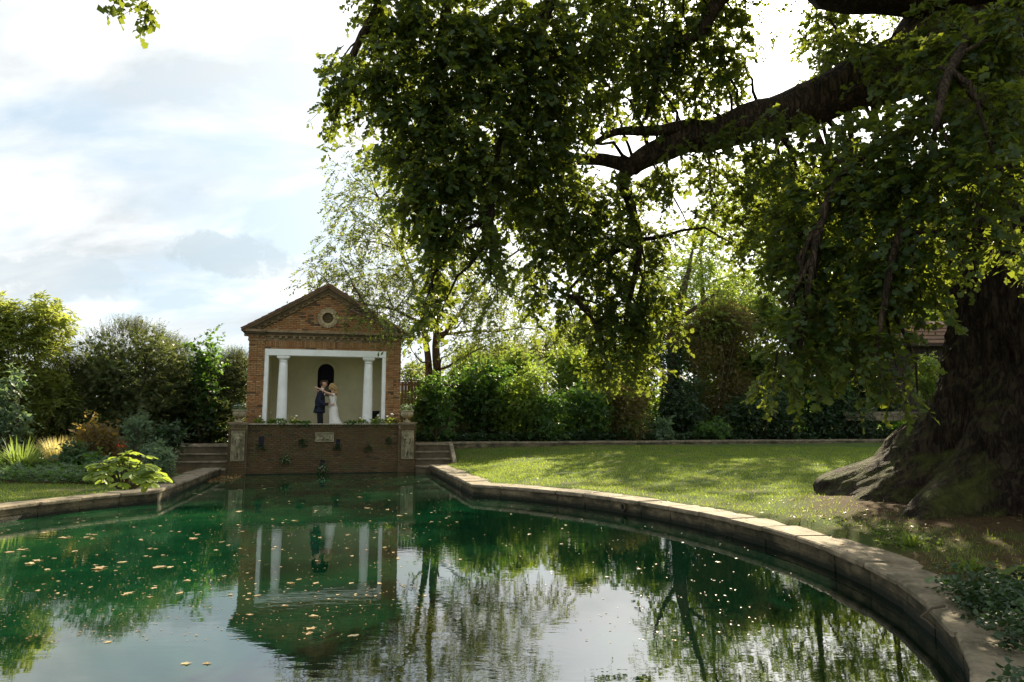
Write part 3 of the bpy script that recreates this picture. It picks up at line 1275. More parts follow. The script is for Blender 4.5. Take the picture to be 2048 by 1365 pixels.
chevron(0.0, 0.10, 3.32, YF - .30, 4.55, 'roof_slab', M['tile'], tm)
chevron(0.103, 0.17, 3.24, YF - .24, YF + .2, 'raking_moulding', M['moulding'], tm)
chevron(0.173, 0.25, 3.16, YF - .17, YF + .2, 'raking_moulding', M['moulding_dark'], tm)
chevron(0.253, 0.30, 3.02, YF - .10, YF + .2, 'raking_moulding', M['moulding'], tm)
chevron(0.303, 0.415, 2.86, YF + .005, YF + .2, 'raking_moulding', M['moulding'], tm)
for side in (-1, 1):
    ang = math.atan(GS) * side
    for i in range(11):
        x = APX[0] + side * (0.30 + i * 0.235)
        Mx = Matrix.Translation((x, YF - .03, gline(x, .345))) @ Matrix.Rotation(ang, 4, 'Y')
        MB().box(-.055, .055, -.04, .05, -.035, .035, Mx).build('dentil', M['moulding'], tm)
# tiles on the roof slopes
mb = MB()
rt = random.Random(4)
for side in (-1, 1):
    for row in range(13):
        x0 = APX[0] + side * (0.02 + row * 0.255)
        x1 = x0 + side * .27
        y = YF - .29
        while y < 4.5:
            dz = rt.uniform(0, .008)
            za, zb_ = gline(x0, -.012) + dz, gline(x1, -.030) + dz
            q = [(x0, y, za), (x1, y, zb_), (x1, y + .16, zb_), (x0, y + .16, za)]
            mb.add(q + [(p[0], p[1], p[2] - .014) for p in q], [(0, 1, 2, 3), (7, 6, 5, 4), (0, 4, 5, 1), (1, 5, 6, 2), (2, 6, 7, 3), (3, 7, 4, 0)])
            y += .168
mb.build('roof_tiles', M['tile'], tm, kind='stuff')
# horizontal cornice in three members, breaking forward over the pilasters
for (z0, z1, p, m) in ((5.64, 5.74, .20, 'moulding'), (5.565, 5.638, .13, 'moulding_dark'), (5.50, 5.563, .07, 'moulding')):
    MB().box(-3.05 - p * .5, 3.17 + p * .5, YF - p + .04, YF + .3, z0, z1).build('cornice', M[m], tm)
for side in (-1, 1):
    a, b = sorted((CX + side * (IX - .03), CX + side * (OX + .03)))
    for (z0, z1, p, m) in ((5.642, 5.742, .23, 'moulding'), (5.567, 5.640, .17, 'moulding_dark'), (5.30, 5.36, .03, 'moulding'), (5.36, 5.502, .012, 'brick_buff')):
        a2, b2 = (a - p * .5, b) if side < 0 else (a, b + p * .5)
        MB().box(a2, b2, YF - p, YF + .25, z0, z1).build('pilaster_cap', M[m], tm)
    for k in range(3):
        xx = a + .10 + k * .21
        MB().box(xx, xx + .09, YF - .09, YF - .013, 5.42, 5.498).build('dentil', M['moulding'], tm)
MB().box(CX - IX + .03, CX + IX - .03, YF + .055, YF + .3, 5.32, 5.498).build('frieze', M['moulding'], tm)
x = CX - IX + .22
k = 0
while x < CX + IX - .2:
    MB().box(x, x + .10, YF - .05, YF + .054, 5.41, 5.497).build('dentil', M['moulding'], tm)
    x += .235 if k % 2 else .31
    k += 1
# soldier course with its red header row
sol = []
x = CX - IX + .01
while x < CX + IX - .04:
    sol.append((x + .0325, YF + .08, 5.185, .062, .10, .26, rb.uniform(-.012, .012)))
    x += .0725
lay(sol, tm, M['brick_buff'], M['brick_buff_mass'], 70, name='soldier_brick', mass='soldier_brickwork')
hd = []
x = CX - IX + .01
while x < CX + IX - .1:
    hd.append((x + .11, YF + .07, 5.015, .212, .10, .062, 0))
    x += .222
lay(hd, tm, M['brick'], M['brick_mass'], 30)
MB().box(CX - IX, CX + IX, YF + .10, YF + .4, 4.985, 5.33).build('lintel_core', M['mortar'], tm)
# white surround
MB().box(CX - IX + .004, CX + IX - .004, YF + .03, YF + .52, 4.725, 4.982).build('beam', M['white'], tm)
for side in (-1, 1):
    a, b = sorted((CX + side * (IX - .004), CX + side * (IX - .155)))
    MB().box(a, b, YF + .04, YF + .5, FL, 4.722).build('jamb', M['white'], tm)
for side in (-1, 1):
    c = thing('column', None, None)
    for kk in list(c.keys()):
        del c[kk]
    c.parent = tm
    cx, cy = CX + side * 1.71, YF + .30
    pr = [(.235, FL), (.235, FL + .05), (.215, FL + .07), (.225, FL + .10), (.206, FL + .13)]
    for i in range(11):
        u = i / 10
        pr.append((.203 - .04 * u ** 1.6, FZ + .14 + u * 2.36))
    MB().lathe(pr, 32, (cx, cy)).build('shaft', M['white'], c, smooth=True)
    MB().lathe([(.162, 4.462), (.178, 4.47), (.178, 4.495), (.164, 4.50), (.164, 4.56), (.19, 4.565), (.225, 4.62), (.225, 4.625)], 32, (cx, cy)).build('capital', M['white'], c, smooth=True)
    MB().box(cx - .245, cx + .245, cy - .245, cy + .245, 4.627, 4.723).build('abacus', M['white'], c)
# inside: floor, side walls, ceiling, back wall with the niche
MB().box(CX - IX - .1, CX + IX + .1, YF + .55, 4.0, FL + .002, FL + .010).build('inner_floor', M['floor'], tm)
for side in (-1, 1):
    a, b = sorted((CX + side * (IX - .02), CX + side * (IX + .06)))
    MB().box(a, b, YF + .51, 4.0, FL, 5.0).build('side_wall', M['render'], tm)
MB().box(CX - IX, CX + IX, YF + .53, 4.0, 5.0, 5.08).build('ceiling', M['white'], tm)
YB_ = 4.0
NX, NR, NZ, NB = -0.02, .36, 4.30, 3.18
mb = MB()
xl, xr, zt = CX - IX + .02, CX + IX - .02, 5.0
q = [(xl, YB_, FL), (xr, YB_, FL), (xr, YB_, NB), (xl, YB_, NB)]
mb.add(q, [(0, 1, 2, 3)])
mb.add([(xl, YB_, NB), (NX - NR, YB_, NB), (NX - NR, YB_, NZ), (xl, YB_, NZ)], [(0, 1, 2, 3)])
mb.add([(NX + NR, YB_, NB), (xr, YB_, NB), (xr, YB_, NZ), (NX + NR, YB_, NZ)], [(0, 1, 2, 3)])
nseg = 16
arc = [(NX - NR * math.cos(math.pi * i / nseg), YB_, NZ + NR * math.sin(math.pi * i / nseg)) for i in range(nseg + 1)]
mb.add([(xl, YB_, NZ), (xl, YB_, zt)] + arc[:nseg // 2 + 1] + [(NX, YB_, zt)], [(0,) + tuple(range(2, nseg // 2 + 3)) + (nseg // 2 + 3, 1)])
mb.add([(xr, YB_, NZ), (xr, YB_, zt)] + arc[nseg // 2:] + [(NX, YB_, zt)], [(0, 1, len(arc[nseg // 2:]) + 2) + tuple(range(2, len(arc[nseg // 2:]) + 2))])
mb.build('back_wall', M['render'], tm)
# niche
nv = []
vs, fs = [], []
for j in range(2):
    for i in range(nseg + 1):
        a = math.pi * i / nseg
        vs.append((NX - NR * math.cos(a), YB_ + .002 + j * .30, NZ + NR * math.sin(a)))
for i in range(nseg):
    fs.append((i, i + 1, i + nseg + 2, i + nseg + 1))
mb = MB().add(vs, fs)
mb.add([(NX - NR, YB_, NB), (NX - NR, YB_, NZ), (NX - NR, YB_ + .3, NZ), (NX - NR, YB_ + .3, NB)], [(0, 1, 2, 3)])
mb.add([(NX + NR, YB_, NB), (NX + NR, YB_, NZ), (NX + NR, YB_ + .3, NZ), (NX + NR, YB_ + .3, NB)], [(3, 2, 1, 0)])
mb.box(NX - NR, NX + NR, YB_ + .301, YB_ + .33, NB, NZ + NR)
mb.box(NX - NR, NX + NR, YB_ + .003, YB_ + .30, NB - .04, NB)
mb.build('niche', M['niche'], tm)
# archivolt
vs, fs = [], []
for i in range(25):
    a = math.pi * i / 24
    for rr, y in ((.455, YB_ - .002), (.455, YB_ - .03), (.53, YB_ - .045), (.56, YB_ - .002)):
        vs.append((NX - rr * math.cos(a), y, NZ + rr * math.sin(a)))
for i in range(24):
    for k in range(3):
        fs.append((4 * i + k, 4 * i + k + 1, 4 * i + k + 5, 4 * i + k + 4))
MB().add(vs, fs).build('archivolt', M['render'], tm)
for side in (-1, 1):
    a, b = sorted((NX + side * .45, NX + side * .66))
    MB().box(a, b, YB_ - .05, YB_ - .002, NZ - .07, NZ - .004).build('impost', M['render'], tm)
MB().box(CX - OX + .03, CX + OX - .03, YB_ + .34, YB_ + .5, FL, 6.1).build('rear_wall', M['mortar'], tm)
MB().add([(-3.0, 4.5, 5.5), (3.1, 4.5, 5.5), (APX[0], 4.5, 7.5)], [(0, 2, 1)]).build('rear_gable', M['mortar'], tm)

# bust standing in the niche
bu = thing('stone_bust', 'grey stone bust standing in the dark arched niche', 'bust', W(NX + .03, -(YB_ + .10), NB), TA)
MB().lathe([(.11, 0), (.11, .04), (.06, .07), (.05, .15), (.09, .17)], 16).build('socle', M['carved'], bu, smooth=True)
mb = MB()
mb.lathe([(.04, .171), (.16, .22), (.20, .30), (.19, .38), (.10, .44), (.062, .47), (.06, .52)], 18, sy=.6)
mb.ball((0, -.01, .63), .105, 14, 10, (.85, .95, 1.25))
mb.ball((0, -.115, .61), .022, 6, 5, (.8, 1, 1.6))
mb.build('head_and_shoulders', M['carved'], bu, smooth=True)

# black waisted stand
bs = thing('black_stand', 'black waisted stand between the right column and the jamb', 'stand', W(2.10, -2.1, FL + .012), TA)
MB().lathe([(.26, 0), (.26, .08), (.16, .14), (.15, .60), (.10, .72), (.10, .82), (.13, .90), (.20, .98), (.23, 1.02)], 16).build('stem', M['black'], bs, smooth=True)
MB().box(-.22, .22, -.22, .22, 1.021, 1.09).build('top', M['black'], bs)


def urn(x, label):
    r = thing('stone_urn', label, 'urn', W(x, -.28, 2.021), TA)
    MB().box(-.13, .13, -.13, .13, 0, .05).build('base', M['urn'], r)
    MB().lathe([(.11, .051), (.07, .08), (.045, .12), (.05, .14), (.10, .17), (.19, .23), (.245, .31), (.255, .37), (.235, .40), (.27, .425), (.285, .45), (.28, .47), (.24, .465), (.20, .42)], 26).build('bowl', M['urn'], r, smooth=True)
    mb = MB()
    for k in range(14):
        a = 2 * math.pi * k / 14
        mb.tube([(.10 * math.cos(a), .10 * math.sin(a), .172), (.20 * math.cos(a), .20 * math.sin(a), .235), (.25 * math.cos(a), .25 * math.sin(a), .31)], [.012, .02, .012], 5)
    mb.build('gadroons', M['urn'], r, smooth=True)
    return r


URNS = [urn(-3.13, 'weathered stone urn with flowers on the pier beside the long left steps'),
        urn(3.34, 'weathered stone urn with flowers on the pier beside the dark hedge')]

# ------------------------------------------------------------ foliage
# leaf outlines: x along the leaf, y across, z up; each half a polygon folded along the midrib
KITE = (np.array([(0, 0, 0), (.45, .5, .08), (1, 0, -.05), (.45, -.5, .08)]), [np.array([[0, 2, 1]]), np.array([[0, 3, 2]])])
OVAL = (np.array([(0, 0, 0), (.28, .42, .07), (.68, .36, .05), (1, 0, -.08), (.68, -.36, .05), (.28, -.42, .07)]),
        [np.array([[0, 3, 2, 1]]), np.array([[0, 5, 4, 3]])])
OAK = (np.array([(0, 0, 0), (.32, .30, .04), (.44, .14, .0), (.70, .38, .05), (1, 0, -.06), (.70, -.38, .05), (.44, -.14, .0), (.32, -.30, .04)]),
       [np.array([[0, 2, 1], [0, 4, 2], [2, 4, 3]]), np.array([[0, 7, 6], [0, 6, 4], [6, 5, 4]])])


def unit(a):
    return a / np.maximum(np.linalg.norm(a, axis=-1, keepdims=True), 1e-9)


def leaves_obj(name, pos, dirs, nrm, ln, wd, tpl, m, parent, kind=None):
    T, F_ = tpl
    d = unit(dirs)
    n = unit(nrm - (nrm * d).sum(-1, keepdims=True) * d)
    s = np.cross(n, d)
    N_ = len(pos)
    V = (pos[:, None, :] + d[:, None, :] * (T[None, :, 0:1] * ln[:, None, None])
         + s[:, None, :] * (T[None, :, 1:2] * (ln * wd)[:, None, None])
         + n[:, None, :] * (T[None, :, 2:3] * ln[:, None, None])).reshape(-1, 3)
    base = (np.arange(N_) * len(T))
    groups = {}
    for f in F_:
        groups.setdefault(f.shape[1], []).append(f)
    faces = []
    for sz, fl in groups.items():
        f = np.concatenate(fl, 0)
        faces.append((base[:, None, None] + f[None]).reshape(-1, sz))
    return np_obj(name, V, faces, m, parent, kind=kind)


def in_ellipsoid(n, c, r, hollow=0.0, g=rng):
    v = unit(g.normal(size=(n, 3)))
    rad = (hollow ** 3 + (1 - hollow ** 3) * g.random((n, 1))) ** (1 / 3)
    return np.array(c) + v * rad * np.array(r), v * rad


def sprays(o, axis, L, k, leaf, wd, droop=0.3, spread=0.9, up=0.9, flat=0.6, g=rng):
    """twigs starting at o going along axis; k leaves on each. returns leaf arrays and twig ends"""
    N_ = len(o)
    ax = unit(axis)
    L = np.broadcast_to(L, (N_,)).astype(float)
    t = (np.arange(k) + 0.6) / k
    t = t[None, :] + g.normal(scale=.04, size=(N_, k))
    side0 = unit(np.cross(ax, np.array([0, 0, 1.0]) + g.normal(scale=.25, size=(N_, 3))))
    sgn = np.where(np.arange(k) % 2 == 0, 1, -1)[None, :, None]
    P0 = o[:, None, :] + ax[:, None, :] * (t * L[:, None])[..., None]
    P0[..., 2] -= droop * L[:, None] * t ** 2
    d = ax[:, None, :] * (0.75 - 0.2 * t[..., None]) + side0[:, None, :] * sgn * spread + g.normal(scale=.32, size=(N_, k, 3))
    d[..., 2] -= droop * t * 1.1
    nn = np.array([0, 0, up]) + g.normal(scale=flat, size=(N_, k, 3)) + ax[:, None, :] * 0.2
    ln = leaf * (0.5 + 0.85 * g.random((N_, k)))
    ends = o + ax * L[:, None]
    ends[:, 2] -= droop * L
    return P0.reshape(-1, 3), d.reshape(-1, 3), nn.reshape(-1, 3), ln.ravel(), ends


def twig_mesh(name, starts, ends, r, m, parent, droop=0.0, kind='stuff'):
    """three-sided straight twigs, all in one mesh"""
    N_ = len(starts)
    if N_ == 0:
        return None
    d = unit(ends - starts)
    u = unit(np.cross(d, np.array([0.3, 0.2, 1.0])))
    w = np.cross(d, u)
    V = np.zeros((N_, 6, 3))
    for k in range(3):
        a = 2 * math.pi * k / 3
        off = u * math.cos(a) + w * math.sin(a)
        V[:, k] = starts + off * r
        V[:, k + 3] = ends + off * r * 0.35
    b = np.arange(N_)[:, None] * 6
    f = np.concatenate([b + np.array([[k, (k + 1) % 3, (k + 1) % 3 + 3, k + 3]]) for k in range(3)], 0)
    return np_obj(name, V.reshape(-1, 3), [f], m, parent, kind=kind)


def wander(a, b, n=7, amp=0.12, sag=0.0, rnd=random):
    a, b = Vector(a), Vector(b)
    L = (b - a).length
    res = []
    off = Vector((0, 0, 0))
    for i in range(n + 1):
        u = i / n
        off = off * 0.7 + Vector((rnd.gauss(0, 1), rnd.gauss(0, 1), rnd.gauss(0, 1))) * amp * L / n
        p = a.lerp(b, u) + off * math.sin(math.pi * u) * 2
        p.z += sag * math.sin(math.pi * u) * L
        res.append(p)
    return res


# ------------------------------------------------------------ the old oak
oak = thing('oak_tree', 'huge old oak with a flared ridged trunk and branches drooping over the pool', 'tree', (TREE[0], TREE[1], 0.5))
OL = Vector(oak.location)


def oak_trunk():
    nz, na = 200, 300
    zs = np.concatenate([np.linspace(-0.9, 3.2, 115), np.linspace(3.25, 13.5, nz - 115)])
    A = np.linspace(0, 2 * math.pi, na, endpoint=False)
    roots = [(R(133), 3.0, .36), (R(166), 1.5, .24), (R(196), 1.9, .26), (R(232), 2.0, .27), (R(268), 1.8, .28), (R(300), 1.2, .3), (R(340), 1.2, .3), (R(20), 1.2, .3), (R(75), 1.2, .3)]
    V = np.zeros((nz, na, 3))
    for i, z in enumerate(zs):
        cx = 0.10 * z * 0.25
        for j, a in enumerate(A):
            r = 1.76 - 0.03 * max(z, 0)
            fl = math.exp(-max(z + .15, 0) / 1.0)
            rr = 0.55 * fl
            blunt = float(np.interp(z, [-.9, .35, .55, .8, 1.25, 1.6, 2.0, 2.4], [2.6, 2.5, 2.1, 1.5, 1.1, .7, .12, 0]))
            for bi, (ra, am, wd) in enumerate(roots):
                da = (a - ra + math.pi) % (2 * math.pi) - math.pi
                if abs(da) < 1.1:
                    if bi < 1:
                        rr += blunt * .92 * math.exp(-abs(da / wd) ** 2.6) * (.85 + .25 * mn.noise(Vector((a * 3, z * 1.3, 5))))
                    else:
                        rr += am * math.exp(-(da / wd) ** 2) * fl
                    rr += 0.16 * math.exp(-(da / (wd * .8)) ** 2) * math.exp(-max(z, 0) / 3.0)
            ca, sa = math.cos(a), math.sin(a)
            p = Vector((ca * 2.2, sa * 2.2, z * 0.45))
            rr += (0.16 + .25 * min(1, fl)) * mn.noise(p * 1.1) + (0.10 + .16 * min(1, fl)) * mn.noise(p * 2.3 + Vector((4, 1, 2))) + .10 * min(1, fl) * mn.noise(p * 5.1)
            q = Vector((ca * 13, sa * 13, z * 1.6 + 0.6 * math.sin(3 * a)))
            ridge = 1 - abs(mn.noise(q * 1.3)) * 2
            rr += 0.075 * ridge + 0.04 * (1 - 2 * abs(mn.noise(q * 3.1)))
            # burls
            for (ba, bz, br, bh) in ((R(206), 1.35, .38, .20), (R(222), .55, .30, .16), (R(185), 2.0, .30, .12), (R(215), 4.3, .4, .15)):
                da = (a - ba + math.pi) % (2 * math.pi) - math.pi
                rr += bh * math.exp(-((da * 2.2 / br) ** 2 + ((z - bz) / br) ** 2))
            rr -= 0.22 * math.exp(-(((a - R(178)) * 2.6 / .3) ** 2 + ((z - 1.05) / .22) ** 2))
            r += rr
            V[i, j] = (cx + ca * r, sa * r, z)
    idx = np.arange(nz * na).reshape(nz, na)
    nx = np.roll(idx, -1, axis=1)
    f = np.stack([idx[:-1], nx[:-1], nx[1:], idx[1:]], -1).reshape(-1, 4)
    return np_obj('trunk', V.reshape(-1, 3), [f], M['bark'], oak, smooth=True)


oak_trunk()


def limb(pts, rad, name='limb', m='bark_limb', parent=None, n=14, world=True, rough=0.06, sub=4):
    """a woody member through world points, resampled with a little wobble; parent's frame is oak's by default"""
    parent = parent or oak
    P_ = [Vector(p) for p in pts]
    res, rr = [], []
    for i in range(len(P_) - 1):
        p0, p1, p2, p3 = P_[max(i - 1, 0)], P_[i], P_[i + 1], P_[min(i + 2, len(P_) - 1)]
        for k in range(sub):
            t = k / sub
            q = 0.5 * ((2 * p1) + (p2 - p0) * t + (2 * p0 - 5 * p1 + 4 * p2 - p3) * t * t + (3 * p1 - p0 - 3 * p2 + p3) * t ** 3)
            r = rad[i] + (rad[i + 1] - rad[i]) * t
            q += Vector((mn.noise(q * 1.7), mn.noise(q * 1.7 + Vector((9, 0, 0))), mn.noise(q * 1.7 + Vector((0, 9, 0))))) * r * 0.5
            res.append(q)
            rr.append(r * (1 + rough * mn.noise(q * 5)))
    res.append(P_[-1])
    rr.append(rad[-1])
    mb = MB().tube([q - Vector(parent.location) for q in res], rr, n)
    mb.build(name, M[m], parent, smooth=True)
    return res


PL = lambda l: [at(*p) for p in l]
limbA = limb(PL([(1960, 60, 11.6), (1860, 95, 11.6), (1720, 165, 11.8), (1600, 215, 12), (1500, 240, 12), (1400, 275, 12), (1320, 305, 12), (1262, 338, 12)]),
             [.95, .68, .48, .39, .34, .29, .23, .16])
limb(PL([(1262, 338, 12), (1225, 325, 12), (1150, 318, 11.8), (1060, 350, 11.4), (970, 330, 10.8)]), [.16, .12, .10, .07, .04])
limb(PL([(1262, 338, 12), (1243, 365, 12), (1262, 410, 12.1), (1280, 480, 12.2), (1268, 560, 12.4), (1250, 650, 12.6)]), [.15, .10, .085, .07, .05, .03])
limb(PL([(1440, 262, 12), (1370, 252, 11.8), (1290, 262, 11.6), (1235, 262, 11.5), (1190, 285, 11.4)]), [.20, .11, .09, .07, .04])
limb(PL([(2000, -120, 11.0), (1850, -75, 11), (1680, -55, 11), (1520, -70, 10.6), (1350, -130, 10.2), (1150, -150, 9.8), (930, -90, 9.6)]),
     [1.15, .80, .62, .5, .42, .32, .2])
limb(PL([(1850, 60, 12.4), (1800, 95, 12.6), (1740, 108, 12.9), (1730, 160, 13.2), (1700, 60, 13.5)]), [.35, .14, .10, .07, .05])
limb(PL([(1520, -70, 10.6), (1440, 0, 10.8), (1400, 70, 11), (1340, 90, 11.2), (1310, 180, 11.4), (1290, 240, 11.4)]), [.26, .13, .09, .07, .05, .03])
limb(PL([(1960, 200, 10.4), (1820, 260, 9.8), (1700, 330, 9.2), (1640, 450, 8.8), (1620, 560, 8.6), (1600, 700, 8.6)]), [.20, .10, .07, .05, .035, .02])
limb(PL([(1980, 330, 9.9), (1880, 380, 9), (1800, 470, 8.4), (1770, 600, 8.2), (1750, 720, 8.2)]), [.18, .08, .055, .04, .02])
limb(PL([(2040, 40, 9.9), (1960, 60, 8.6), (1900, 140, 7.8), (1870, 260, 7.4)]), [.2, .09, .05, .03])
limb(PL([(1150, -150, 9.8), (1090, 40, 9.8), (1050, 160, 9.9), (1000, 280, 10), (985, 420, 10), (980, 560, 10)]), [.20, .08, .06, .045, .03, .02])
limb(PL([(930, -90, 9.6), (880, 80, 9.7), (870, 240, 9.8), (862, 400, 9.9), (865, 580, 10)]), [.14, .06, .045, .03, .015])
limb(PL([(930, -90, 9.6), (820, -60, 9.5), (740, 40, 9.5), (700, 140, 9.6), (668, 250, 9.7)]), [.16, .09, .06, .045, .02])
limb(PL([(820, -60, 9.5), (600, -150, 8.6), (420, -170, 7.8), (300, -70, 7.3), (266, -20, 7.2)]), [.08, .06, .045, .03, .012])
limb(PL([(1280, 480, 12.2), (1200, 520, 12), (1130, 590, 11.8)]), [.06, .04, .02])

# crown masses: px, py, metres away, half width px, half height px, density
OAKB = [
    (266, -12, 7.2, 22, 20, 1.6), (285, -50, 7.2, 50, 24, 1.2),
    (790, 10, 9.5, 75, 60, 1.2), (700, 120, 9.6, 42, 36, .9), (672, 165, 9.7, 30, 45, .9), (668, 235, 9.8, 24, 45, .9), (745, 190, 9.6, 50, 60, 1.1),
    (790, 110, 9.5, 60, 80, 1.2), (830, 200, 9.7, 80, 90, 1.2), (800, 300, 9.8, 48, 55, 1.0), (860, 330, 9.8, 80, 85, 1.2), (815, 400, 9.8, 35, 50, .9), (880, 430, 9.9, 65, 75, 1.15),
    (868, 520, 10, 30, 75, 1.1), (860, 600, 10, 22, 50, 1.0), (850, 655, 10, 15, 30, .7),
    (890, 60, 9.6, 90, 90, 1.3), (960, 130, 9.8, 100, 110, 1.3), (960, 270, 9.9, 95, 95, 1.25), (945, 385, 10, 60, 75, 1.1), (925, 470, 10, 35, 45, .9),
    (985, 500, 10, 26, 70, 1.0), (990, 585, 10, 18, 38, .9),
    (1060, 40, 9.8, 100, 80, 1.3), (1060, 170, 10, 95, 95, 1.25), (1065, 290, 10.4, 80, 80, 1.2), (1040, 400, 10.8, 60, 60, 1.0), (1095, 385, 11, 75, 70, 1.1), (1110, 470, 11.4, 60, 55, 1.0), (1070, 545, 11.6, 35, 50, .9), (1095, 600, 11.8, 34, 34, .8), (1130, 640, 12, 22, 24, .7),
    (1165, 60, 10, 90, 80, 1.0), (1165, 180, 10.8, 75, 75, .95), (1140, 260, 11.2, 50, 50, .9), (1160, 400, 11.8, 60, 60, 1.1), (1180, 490, 12, 65, 70, 1.2), (1205, 580, 12.4, 62, 60, 1.2), (1240, 650, 12.6, 55, 55, 1.25), (1225, 715, 12.8, 48, 40, 1.15), (1265, 738, 12.6, 70, 18, 1.0),
    (1290, 560, 12.6, 52, 65, 1.0), (1310, 640, 12.8, 48, 50, 1.0), (1250, 455, 12.2, 35, 45, .9), (1300, 470, 12.4, 38, 36, .8), (1180, 660, 12.8, 30, 30, .8),
    (1250, 60, 10.6, 60, 60, .75), (1330, 40, 11, 60, 50, .7), (1250, 150, 11.2, 50, 45, .6), (1330, 130, 11.3, 45, 40, .5), (1420, 40, 11.2, 50, 45, .6), (1290, 215, 11.6, 40, 30, .55), (1400, 130, 11.5, 35, 30, .35), (1210, 215, 11.5, 40, 30, .6), (1390, 205, 11.6, 40, 22, .4), (1480, 30, 11.2, 30, 30, .45),
    (1240, 390, 12.0, 60, 35, .75), (1330, 365, 12.1, 55, 35, .7), (1420, 340, 12.2, 55, 35, .7), (1500, 330, 12.2, 50, 40, .75), (1450, 400, 12.3, 45, 35, .5), (1540, 400, 12, 60, 45, .6), (1400, 440, 12.5, 35, 30, .45), (1480, 470, 12.2, 35, 40, .6),
    (1300, 150, 11.6, 60, 50, .8), (1370, 90, 11.6, 50, 50, .8), (1430, 130, 11.8, 45, 50, .6), (1230, 20, 11, 70, 50, .9), (1320, 90, 11.4, 60, 45, .7), (1390, 10, 11.4, 60, 40, .8), (1460, 90, 11.5, 30, 45, .4), (1420, 170, 11.8, 45, 30, .4), (1340, 190, 11.8, 40, 30, .5), 
    (1560, 420, 13.2, 60, 50, .9), (1640, 400, 13.4, 60, 60, .9), (1720, 430, 13.4, 60, 60, .9), (1800, 400, 13.6, 60, 70, .9), (1600, 500, 13.2, 60, 50, .8), (1690, 540, 13.4, 60, 55, .9), (1780, 540, 13.4, 60, 55, .9), (1650, 620, 13.2, 55, 45, .7), (1740, 640, 13.2, 55, 45, .7), (1840, 480, 13.6, 50, 70, .8),
    (1640, 460, 18, 90, 60, .7), (1760, 440, 18, 90, 60, .7), (1880, 420, 18, 90, 60, .7), (2000, 440, 18, 90, 60, .7), (1700, 560, 18, 80, 50, .6), (1820, 560, 18, 80, 50, .6), (1950, 560, 18, 90, 50, .6), (2080, 500, 17, 90, 70, .6), (1560, 380, 17, 70, 50, .4),  # far side of the crown, added to shade the roots and coping
    (1478, 100, 12, 26, 50, .6), (1500, 12, 11.5, 35, 22, .6), (1645, 20, 12.5, 40, 26, .8), (1655, 105, 12.8, 28, 36, .7), (1610, 188, 12.6, 40, 18, .5),
    (1700, 90, 11.0, 60, 40, .5), (1780, 150, 10.6, 60, 50, .7), (1500, 262, 11.2, 50, 30, .6), (1860, 60, 10.2, 60, 50, .7), (1420, 290, 11.3, 40, 24, .5), (1570, 240, 11.2, 45, 26, .55), (1350, 300, 11.4, 30, 20, .4), (1480, 210, 12.4, 45, 20, .4),
    (1650, 60, 12.8, 50, 35, .55), (1640, 150, 13, 35, 30, .3), (1760, 170, 12.5, 30, 30, .5), (1690, 110, 13, 40, 40, .4), (1745, 110, 12.8, 28, 22, .35),
    (1590, 330, 10.5, 70, 50, .8), (1680, 280, 10, 80, 55, .9), (1620, 410, 9.6, 75, 60, .9), (1560, 480, 9.6, 50, 50, .7), (1600, 520, 9.2, 70, 60, 1.0), (1640, 600, 8.9, 75, 60, .8), (1590, 660, 8.8, 65, 50, 1.0), (1560, 715, 8.7, 45, 38, .95), (1620, 735, 8.7, 60, 34, .5), (1535, 755, 8.6, 22, 16, .8),
    (1720, 400, 9, 90, 80, 1.1), (1720, 520, 8.8, 80, 75, 1.1), (1720, 640, 8.6, 75, 60, .8), (1770, 330, 8.8, 80, 80, 1.1), (1700, 720, 8.6, 60, 40, .5), (1760, 710, 8.4, 50, 45, .5), (1800, 780, 8.4, 40, 28, .7), 
    (1830, 430, 8.4, 80, 85, 1.0), (1820, 560, 8.4, 65, 70, .95), (1850, 260, 8.4, 90, 80, 1.0), (1900, 350, 8, 80, 70, .8), 
    (1940, 120, 8.4, 90, 80, 1.0), (1990, 230, 7.8, 80, 80, .9), (2010, 60, 8, 80, 60, .9), (1850, 130, 8.6, 50, 45, .7), (1980, 380, 7.6, 70, 70, .8), (2030, 470, 7.4, 40, 50, .6), (1930, 460, 7.8, 50, 50, .6),
]
# the part of the crown above and beside the picture, which shades trunk and bank
OVER = [(x, y, z, r) for x, y, z, r in ((11, 9, 13, 3.2), (8, 8, 12.5, 2.8), (12, 13, 14, 3.2), (6, 11.5, 13.2, 2.8), (9, 5, 11.8, 2.8), (13, 7, 11, 3), (3.5, 9.5, 13, 2.6), (1, 9.5, 12.3, 2.4), (12.5, 16, 12, 3), (14, 11, 9, 2.6), (-1.8, 9.5, 10.7, 1.4), (9, 15.5, 13.2, 2.8))]


